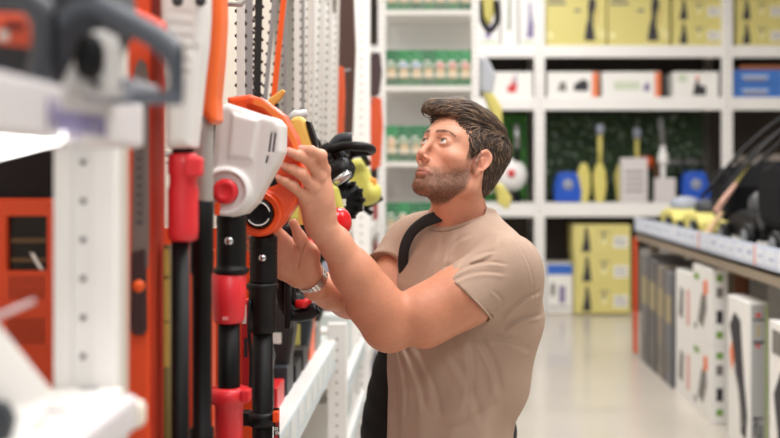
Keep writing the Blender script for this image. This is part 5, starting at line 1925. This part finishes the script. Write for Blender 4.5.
    for ci in cand:
        if made >= 7000:
            break
        p = hair.data.polygons[int(ci)]
        c = np.array(p.center)
        lc = Hinv(c[None])[0]
        nrm = np.array(p.normal)
        nl = HRm.T @ nrm
        # skip the cut faces
        outl = lc - np.array([0, -.018, .02])
        outl /= np.linalg.norm(outl)
        if nl @ outl < .55:
            continue
        x_, y_, z_ = lc
        top = np.clip((z_ - .045) / .04, 0, 1)
        # flow in the head frame: top runs forward and a little to his right, sides run down and back
        ftop = np.array([.22 + .5 * rng.randn() * .25, 1.0, .12])
        if y_ < -.09:
            ftop = np.array([.3 * rng.randn(), -.3, -.9])
        fside = np.array([0, -.55, -.8])
        fl = ftop * top + fside * (1 - top)
        fl = fl + rng.randn(3) * .16
        fl = HRm @ fl
        ln = (.030 + .026 * rng.rand()) * (.55 + .6 * top)
        if y_ > .05 and top > .5:
            ln *= .95
        n_seg = 6
        pos = c - nrm * .001
        pts, nor = [], []
        nn = nrm
        dirn = fl - nn * (fl @ nn)
        dirn /= np.linalg.norm(dirn)
        lift = (.0035 + .004 * rng.rand()) * (.35 + .9 * top)
        q = pos.copy()
        for i in range(n_seg):
            t = i / (n_seg - 1)
            hit = bvh.find_nearest(Vector(q))
            if hit[0] is not None:
                nn = np.array(hit[1])
                qs = np.array(hit[0])
            else:
                qs = q
            pts.append(qs + nn * (.0006 + lift * math.sin(t * 2.2)))
            nor.append(nn)
            dirn = dirn - nn * (dirn @ nn) * .8
            dirn /= np.linalg.norm(dirn) + 1e-9
            q = qs + dirn * ln / (n_seg - 1)
        wdt = .0006 + .0010 * rng.rand()
        tone = np.array(S(60, 45, 36)) * (.55 + .9 * rng.rand())
        if rng.rand() < .22 + .25 * top:
            tone = np.array(S(132, 106, 84)) * (.6 + .6 * rng.rand())
        o = len(vs)
        for i in range(n_seg):
            t = i / (n_seg - 1)
            tg = pts[min(i + 1, n_seg - 1)] - pts[max(i - 1, 0)]
            tg /= np.linalg.norm(tg) + 1e-9
            sd = np.cross(tg, nor[i])
            sd /= np.linalg.norm(sd) + 1e-9
            r = wdt * (math.sin(math.pi * min(1, .18 + t * .82)) * .9 + .08)
            vs += [pts[i] + sd * r, pts[i] + nor[i] * r * .7, pts[i] - sd * r]
            cs += [tone] * 3
        for i in range(n_seg - 1):
            a, b = o + i * 3, o + (i + 1) * 3
            fs += [(a, a + 1, b + 1, b), (a + 1, a + 2, b + 2, b + 1)]
        made += 1
    mb = MB()
    mb.add(vs, fs, hairm, True)
    locks = mb.build('hair_locks', hair)
    color_attr(locks, 'tone', np.array(cs))
    # brow and beard stubble as short fine hairs
    vs, fs, cs = [], [], []
    pol = body.data.polygons
    cen = np.zeros(len(pol) * 3)
    pol.foreach_get('center', cen)
    cen = cen.reshape(-1, 3)
    nrmls = np.zeros(len(pol) * 3)
    pol.foreach_get('normal', nrmls)
    nrmls = nrmls.reshape(-1, 3)
    ls = np.zeros(len(pol), np.int32)
    pol.foreach_get('loop_start', ls)
    lv = np.zeros(len(body.data.loops), np.int32)
    body.data.loops.foreach_get('vertex_index', lv)
    v0 = lv[ls]
    bm2 = beardmask[v0]
    bb = np.clip(bmask * head, 0, 1)[v0]
    pick = np.where(rng.rand(len(pol)) < bm2 * .75)[0]
    pick2 = np.where((bb > .3) & (rng.rand(len(pol)) < .6))[0]
    for arr, kind in ((pick, 0), (pick2, 1)):
        for i in arr:
            c, n_ = cen[i], nrmls[i]
            lc = Hinv(c[None])[0]
            if kind == 0:
                dl = np.array([.1 * rng.randn(), -.2 + .25 * rng.randn(), -1 + .2 * rng.randn()])
                ln, wd = .0026 + .0018 * rng.rand(), .00036
                tone = np.array(S(78, 52, 38)) * (.6 + 1.0 * rng.rand())
            else:
                s = np.sign(lc[0])
                dl = np.array([s * 1.0, -.2, .25 - 12 * max(0, abs(lc[0]) - .035)])
                ln, wd = .0055, .00028
                tone = np.array(S(72, 50, 38)) * (.7 + .7 * rng.rand())
            dw = HRm @ dl
            dw = dw - n_ * (dw @ n_) * .8
            dw /= np.linalg.norm(dw)
            sd = np.cross(dw, n_)
            o = len(vs)
            vs += [c + sd * wd, c - sd * wd, c + dw * ln + n_ * .0011]
            cs += [tone] * 3
            fs.append((o, o + 1, o + 2))
    mb = MB()
    mb.add(vs, fs, hairm, False)
    st = mb.build('facial_hair', body)
    color_attr(st, 'tone', np.array(cs))

    # ---- t-shirt
    cloth = mat('t_shirt_cotton', S(182, 156, 138), .92, bump=.25, bscale=900, var=.03, vscale=25)
    T = Vol(axis(-.20, (.32, .0032)), axis(2.30, (3.02, .0036)), axis(.80, (1.50, .0032)))
    zs = [.78, .86, .91, 1.00, 1.12, 1.20, 1.28, 1.34, 1.385, 1.42, 1.45]
    cxs = [.030, .034, .036, .041, .050, .056, .062, .066, .069, .070, .070]
    cys = [2.665] * 11
    ws = [.172, .168, .166, .170, .181, .188, .190, .182, .160, .112, .075]
    ds = [.140, .138, .138, .144, .154, .152, .142, .126, .108, .092, .078]
    X, Y, Z = T.grid((slice(None),) * 3)
    cx_, cy_ = np.interp(Z, zs, cxs), np.interp(Z, zs, cys)
    w_, d_ = np.interp(Z, zs, ws), np.interp(Z, zs, ds)
    lx = (X - cx_) * br[0] + (Y - cy_) * br[1]
    ly = (X - cx_) * bf[0] + (Y - cy_) * bf[1]
    q = np.sqrt((lx / w_) ** 2 + (ly / d_) ** 2) + 1e-6
    # loose cloth: long soft folds down the body
    ang = np.arctan2(ly, lx)
    hang = np.clip((1.30 - Z) / .35, 0, 1)
    fold = hang * (.0034 * np.sin(ang * 7 + 6 * Z + 1.3 * np.sin(3 * Z * 6)) + .0024 * np.sin(ang * 13 - 9 * Z + .8))
    T.a = ((q - 1) * np.minimum(w_, d_) * .95 + fold).astype(np.float32)
    T.a = np.maximum(T.a, (Z - 1.455)).astype(np.float32)
    # shoulders, sleeves
    T.chain([B(-.05, -.01, 1.395), B(-.120, -.005, 1.352), SLp + [.008, .0, .0]], [.060, .058, .061], k=.05)
    T.chain([B(.05, -.01, 1.395), B(.125, -.005, 1.375), SR + [0, 0, .0]], [.062, .062, .062], k=.05)
    T.cap(W(510, 280, 2.53), W(514, 318, 2.56), .064, .052, k=.06)
    T.cap(W(512, 322, 2.58), W(506, 385, 2.60), .046, .040, k=.09)                    # cloth over the shoulder blade
    T.cap(W(515, 290, 2.50), W(496, 300, 2.49), .050, .046, k=.05)                     # slack below the sleeve
    # folds in the cloth: soft valleys with a ridge beside them
    def fold(p0, p1, w, amp, Y=2.5):
        a_, b_ = W(p0[0], p0[1], Y), W(p1[0], p1[1], Y)
        lo_ = np.array([min(a_[0], b_[0]) - 4 * w, 2.30, min(a_[2], b_[2]) - 4 * w])
        hi_ = np.array([max(a_[0], b_[0]) + 4 * w, 2.68, max(a_[2], b_[2]) + 4 * w])
        sl_ = T.region(lo_, hi_)
        X, Y_, Z = T.grid(sl_)
        ex, ez = b_[0] - a_[0], b_[2] - a_[2]
        L2 = ex * ex + ez * ez
        t = ((X - a_[0]) * ex + (Z - a_[2]) * ez) / L2
        s = ((X - a_[0]) * ez - (Z - a_[2]) * ex) / math.sqrt(L2) + .012 * np.sin(np.clip(t, 0, 1) * 3.0)
        end = np.exp(-np.maximum(0, np.abs(t - .5) - .38) ** 2 / .016)
        T.a[sl_] += (amp * end * (np.exp(-(s / w) ** 2) - .8 * np.exp(-((s - 1.9 * w) / (1.1 * w)) ** 2)) * (Y_ < 2.68)).astype(np.float32)
    # open ends: sleeves, neck, hem
    nL = W(425, 316, 2.42) - SLp
    nL /= np.linalg.norm(nL)
    c = W(467, 297, 2.45)
    nR = ER - SR
    nR /= np.linalg.norm(nR)
    c2 = W(391, 272, 2.74)
    nL = np.array([-.70, -.12, -.70]); nL /= np.linalg.norm(nL)

    def sleeve(p0, p1, r0, r1, n, cc, k):
        def fn(X, Y, Z):
            return np.maximum(d_cap(X, Y, Z, p0, p1, r0, r1), (X - cc[0]) * n[0] + (Y - cc[1]) * n[1] + (Z - cc[2]) * n[2])
        T.apply(np.minimum(p0, p1) - .08, np.maximum(p0, p1) + .08, fn, k)
    armd = W(425, 316, 2.42) - SLp
    armd /= np.linalg.norm(armd)
    sleeve(SLp + np.array([.006, 0, .004]), c + armd * .05 + np.array([0, 0, .004]), .071, .0785, nL, c, .035)
    sleeve(SR, c2 + nR * .02, .066, .068, nR, c2, .03)
    for q0, q1, w_f, amp in (((500, 314), (538, 290), .006, .0044), ((502, 328), (540, 316), .006, .0044), 
                             ((488, 336), (530, 352), .007, .0040), ((480, 338), (500, 395), .008, .0050), ((470, 345), (466, 410), .008, .0042),
                             ((404, 352), (424, 412), .007, .0048), ((416, 350), (440, 420), .007, .0034), ((396, 352), (404, 425), .006, .0036),
                             ((448, 350), (480, 420), .009, .0036), ((450, 273), (492, 249), .0034, .0030), ((455, 268), (502, 261), .0032, .0030), ((450, 277), (500, 270), .0034, .0028), ((490, 286), (497, 306), .003, .002), ((513, 238), (531, 298), .0016, .0022), ((446, 262), (470, 236), .004, .0028),
                             ((444, 240), (418, 300), .006, .0030), ((460, 236), (424, 300), .007, .0028), ((500, 240), (470, 262), .006, .0026),
                             ((500, 400), (440, 430), .009, .0036)):
        fold(q0, q1, w_f, amp)
    for cc_, n_, m_, r_ in ((c, armd, nL, .0685), (c2, nR, nR, .0615)):
        def fn(X, Y, Z, cc_=cc_, n_=n_, r_=r_, m_=m_):
            ax_c = (X - cc_[0]) * n_[0] + (Y - cc_[1]) * n_[1] + (Z - cc_[2]) * n_[2]
            rad = np.sqrt(np.maximum((X - cc_[0]) ** 2 + (Y - cc_[1]) ** 2 + (Z - cc_[2]) ** 2 - ax_c ** 2, 0))
            pl_ = (X - cc_[0]) * m_[0] + (Y - cc_[1]) * m_[1] + (Z - cc_[2]) * m_[2]
            return np.maximum(rad - r_, np.abs(pl_) - .010)
        T.apply(cc_ - .08, cc_ + .08, fn, .001, '-')
    NA = NB + [-.006, -.006, 0]
    T.chain([NA + [0, 0, -.028], H(0, -.005, -.07)], [.069, .072], k=.004, op='-')
    T.ell(NA + [-.026, -.022, -.004], (.055, .055, .034), k=.004, op='-')
    shirt = T.mesh('t_shirt', cloth, body)
    # seams: ribbed collar and sleeve hems
    mb = MB()
    ring = []
    for k in range(48):
        a = 2 * math.pi * k / 48
        o_ = np.array([math.cos(a), math.sin(a), 0])
        front_ = o_ @ bf
        side_ = abs(o_ @ br)
        r = .074 + .006 * max(0, front_)
        z = 1.438 - .030 * max(0, front_) ** 1.2 + .012 * max(0, -front_) - .004 * side_
        ring.append(NA + np.array([0, 0, -1.42 + z]) + o_ * r)
    mb.tube(ring, .0078, mat('collar_rib', S(180, 155, 136), .95, bump=.3, bscale=1200), n=10, closed=True, flat=1.6)
    mb.build('collar', shirt)
    for cc_, nn_, r in ((c, nL, .0765), (c2, nR, .0665)):
        u = np.cross(nn_, [0, 0, 1.0]); u /= np.linalg.norm(u)
        w2 = np.cross(nn_, u)
        mb = MB()
        mb.tube(arc_pts(cc_ - nn_ * .003, r, 0, 2 * math.pi * 39 / 40, 40, u, w2), .0026, cloth, n=8, closed=True)
        mb.build('sleeve_hem', shirt)

    # ---- jeans and shoes below the frame
    J = Vol(axis(-.25, (.35, .009)), axis(2.35, (3.0, .009)), axis(.02, (.96, .009)))
    hipc = np.array([.03, 2.665, .90])
    J.ell(hipc - [0, 0, .07], (.150, .150, .11), k=.05)
    fb = []
    for s in (-1, 1):
        hipj, knee, ank = B(s * .085, -.01, .80), B(s * .11, .01, .50), B(s * .13, -.03, .10)
        J.chain([hipj, knee, ank], [.095, .068, .058], k=.04)
        J.cap(ank, ank - [0, 0, .045], .058, .062, k=.02)
        fb.append(ank)
    J.mesh('jeans', mat('dark_denim', S(46, 50, 62), .9, bump=.2, bscale=500), body)
    for ank in fb:
        K = Vol(axis(ank[0] - .22, (ank[0] + .22, .006)), axis(ank[1] - .22, (ank[1] + .22, .006)), axis(-.006, (.12, .006)))
        K.chain([ank - bf * .03 - [0, 0, .045], ank + bf * .10 - [0, 0, .062], ank + bf * .17 - [0, 0, .065]], [.048, .046, .038], k=.03)
        X, Y, Z = K.grid((slice(None),) * 3)
        K.a = np.maximum(K.a, .004 - Z).astype(np.float32)
        K.mesh('shoe', mat('shoe_leather', S(60, 48, 40), .5), body)

    # ---- bracelet watch
    wt = thing('wristwatch', 'steel link bracelet watch worn on the wrist under the orange saw', 'watch', tuple(WR))
    a0, a1 = W(303.5, 279, 2.385), W(321, 279, 2.395)
    cW = W(312.5, 280, 2.392)
    ax0 = W(300, 262, 2.365) - W(326, 291, 2.43)
    ax0 /= np.linalg.norm(ax0)
    u = np.cross(ax0, [0, 1.0, 0]); u /= np.linalg.norm(u)
    w2 = np.cross(ax0, u)
    steel = mat('watch_steel', S(205, 200, 196), .25, metal=1.0)
    mb = MB()
    n = 26
    for k in range(n):
        t = 2 * math.pi * k / n
        o_ = math.cos(t) * u * .0335 + math.sin(t) * w2 * .0325
        rad = math.cos(t) * u + math.sin(t) * w2
        tan = -math.sin(t) * u + math.cos(t) * w2
        M = Matrix((Vector(tan), Vector(ax0), Vector(rad))).transposed()
        for off, wdh in ((-.0062, .0026), (0, .0030), (.0062, .0026)):
            p = cW + o_ + ax0 * off
            mb.box(p - [.0033, wdh, .0014], p + [.0033, wdh, .0014], steel, R=M, c=p, bev=.0006)
    mb.xform(lambda p: p - WR)
    mb.build('bracelet', wt)
    mb = MB()
    pc = cW + w2 * .0315
    sgn = 1 if w2[1] > 0 else -1
    pc = cW + w2 * sgn * .0355
    mb.lathe([(.017, -.004), (.0185, -.002), (.0185, .003), (.0165, .005)], steel, pc - WR, w2 * sgn)
    mb.build('watch_case', wt)

    # ---- backpack on one shoulder
    bk = mat('backpack_nylon', S(22, 22, 25), .8, bump=.3, bscale=300)
    bp = thing('backpack', 'black backpack slung on the shoulder of the person in the beige t-shirt', 'backpack', (0.0, 2.93, .72))
    BV = Vol(axis(-.30, (.30, .006)), axis(2.72, (3.2, .006)), axis(.68, (1.26, .006)))
    oB = np.array([.0, 2.93, 0])
    X, Y, Z = BV.grid((slice(None),) * 3)
    fz = [.70, .76, .85, .95, 1.05, 1.14, 1.20]
    lft = np.interp(Z, fz, [-.165, -.190, -.205, -.185, -.160, -.130, -.10])
    rgt = np.interp(Z, fz, [.17, .215, .225, .21, .17, .14, .10])
    cx_, hw = (lft + rgt) / 2, (rgt - lft) / 2
    qx = np.abs(X - cx_) / hw
    qy = np.abs(Y - 2.945) / .095
    qz = np.abs(Z - .95) / .25
    q = (qx ** 4 + qy ** 3 + qz ** 6) ** (1 / 4)
    BV.a = ((q - 1) * .09 + .0015 * np.sin(X * 60 + Z * 45) * np.sin(Z * 38 - Y * 30)).astype(np.float32)
    # keep it clear of the shirt
    for z0 in np.arange(.80, 1.30, .06):
        w0, d0 = np.interp(z0, zs, ws), np.interp(z0, zs, ds)
        BV.ell(np.array([np.interp(z0, zs, cxs), 2.665, z0]), (w0 + .012, d0 + .012, .08), R=[[br[0], bf[0], 0], [br[1], bf[1], 0], [0, 0, 1]], k=.01, op='-')
    o = BV.mesh('bag', bk, None)
    o.parent = bp
    o.matrix_parent_inverse = Matrix.Translation(-Vector(bp.location))
    mb = MB()
    sp = smooth_path([W(449, 213, 2.60), W(437, 217, 2.59), W(424, 222, 2.60), W(412, 232, 2.625), W(405, 246, 2.63),
                      W(403, 262, 2.64), W(404, 280, 2.655), W(400, 300, 2.70), W(392, 325, 2.78), W(388, 345, 2.86)], 6)
    mb.tube(sp, .0165, bk, n=10, flat=.30, up=(-.55, -.75, .35))
    mb.xform(lambda p: p - np.array(bp.location))
    mb.build('shoulder_strap', bp)
    return body


man = build_man()
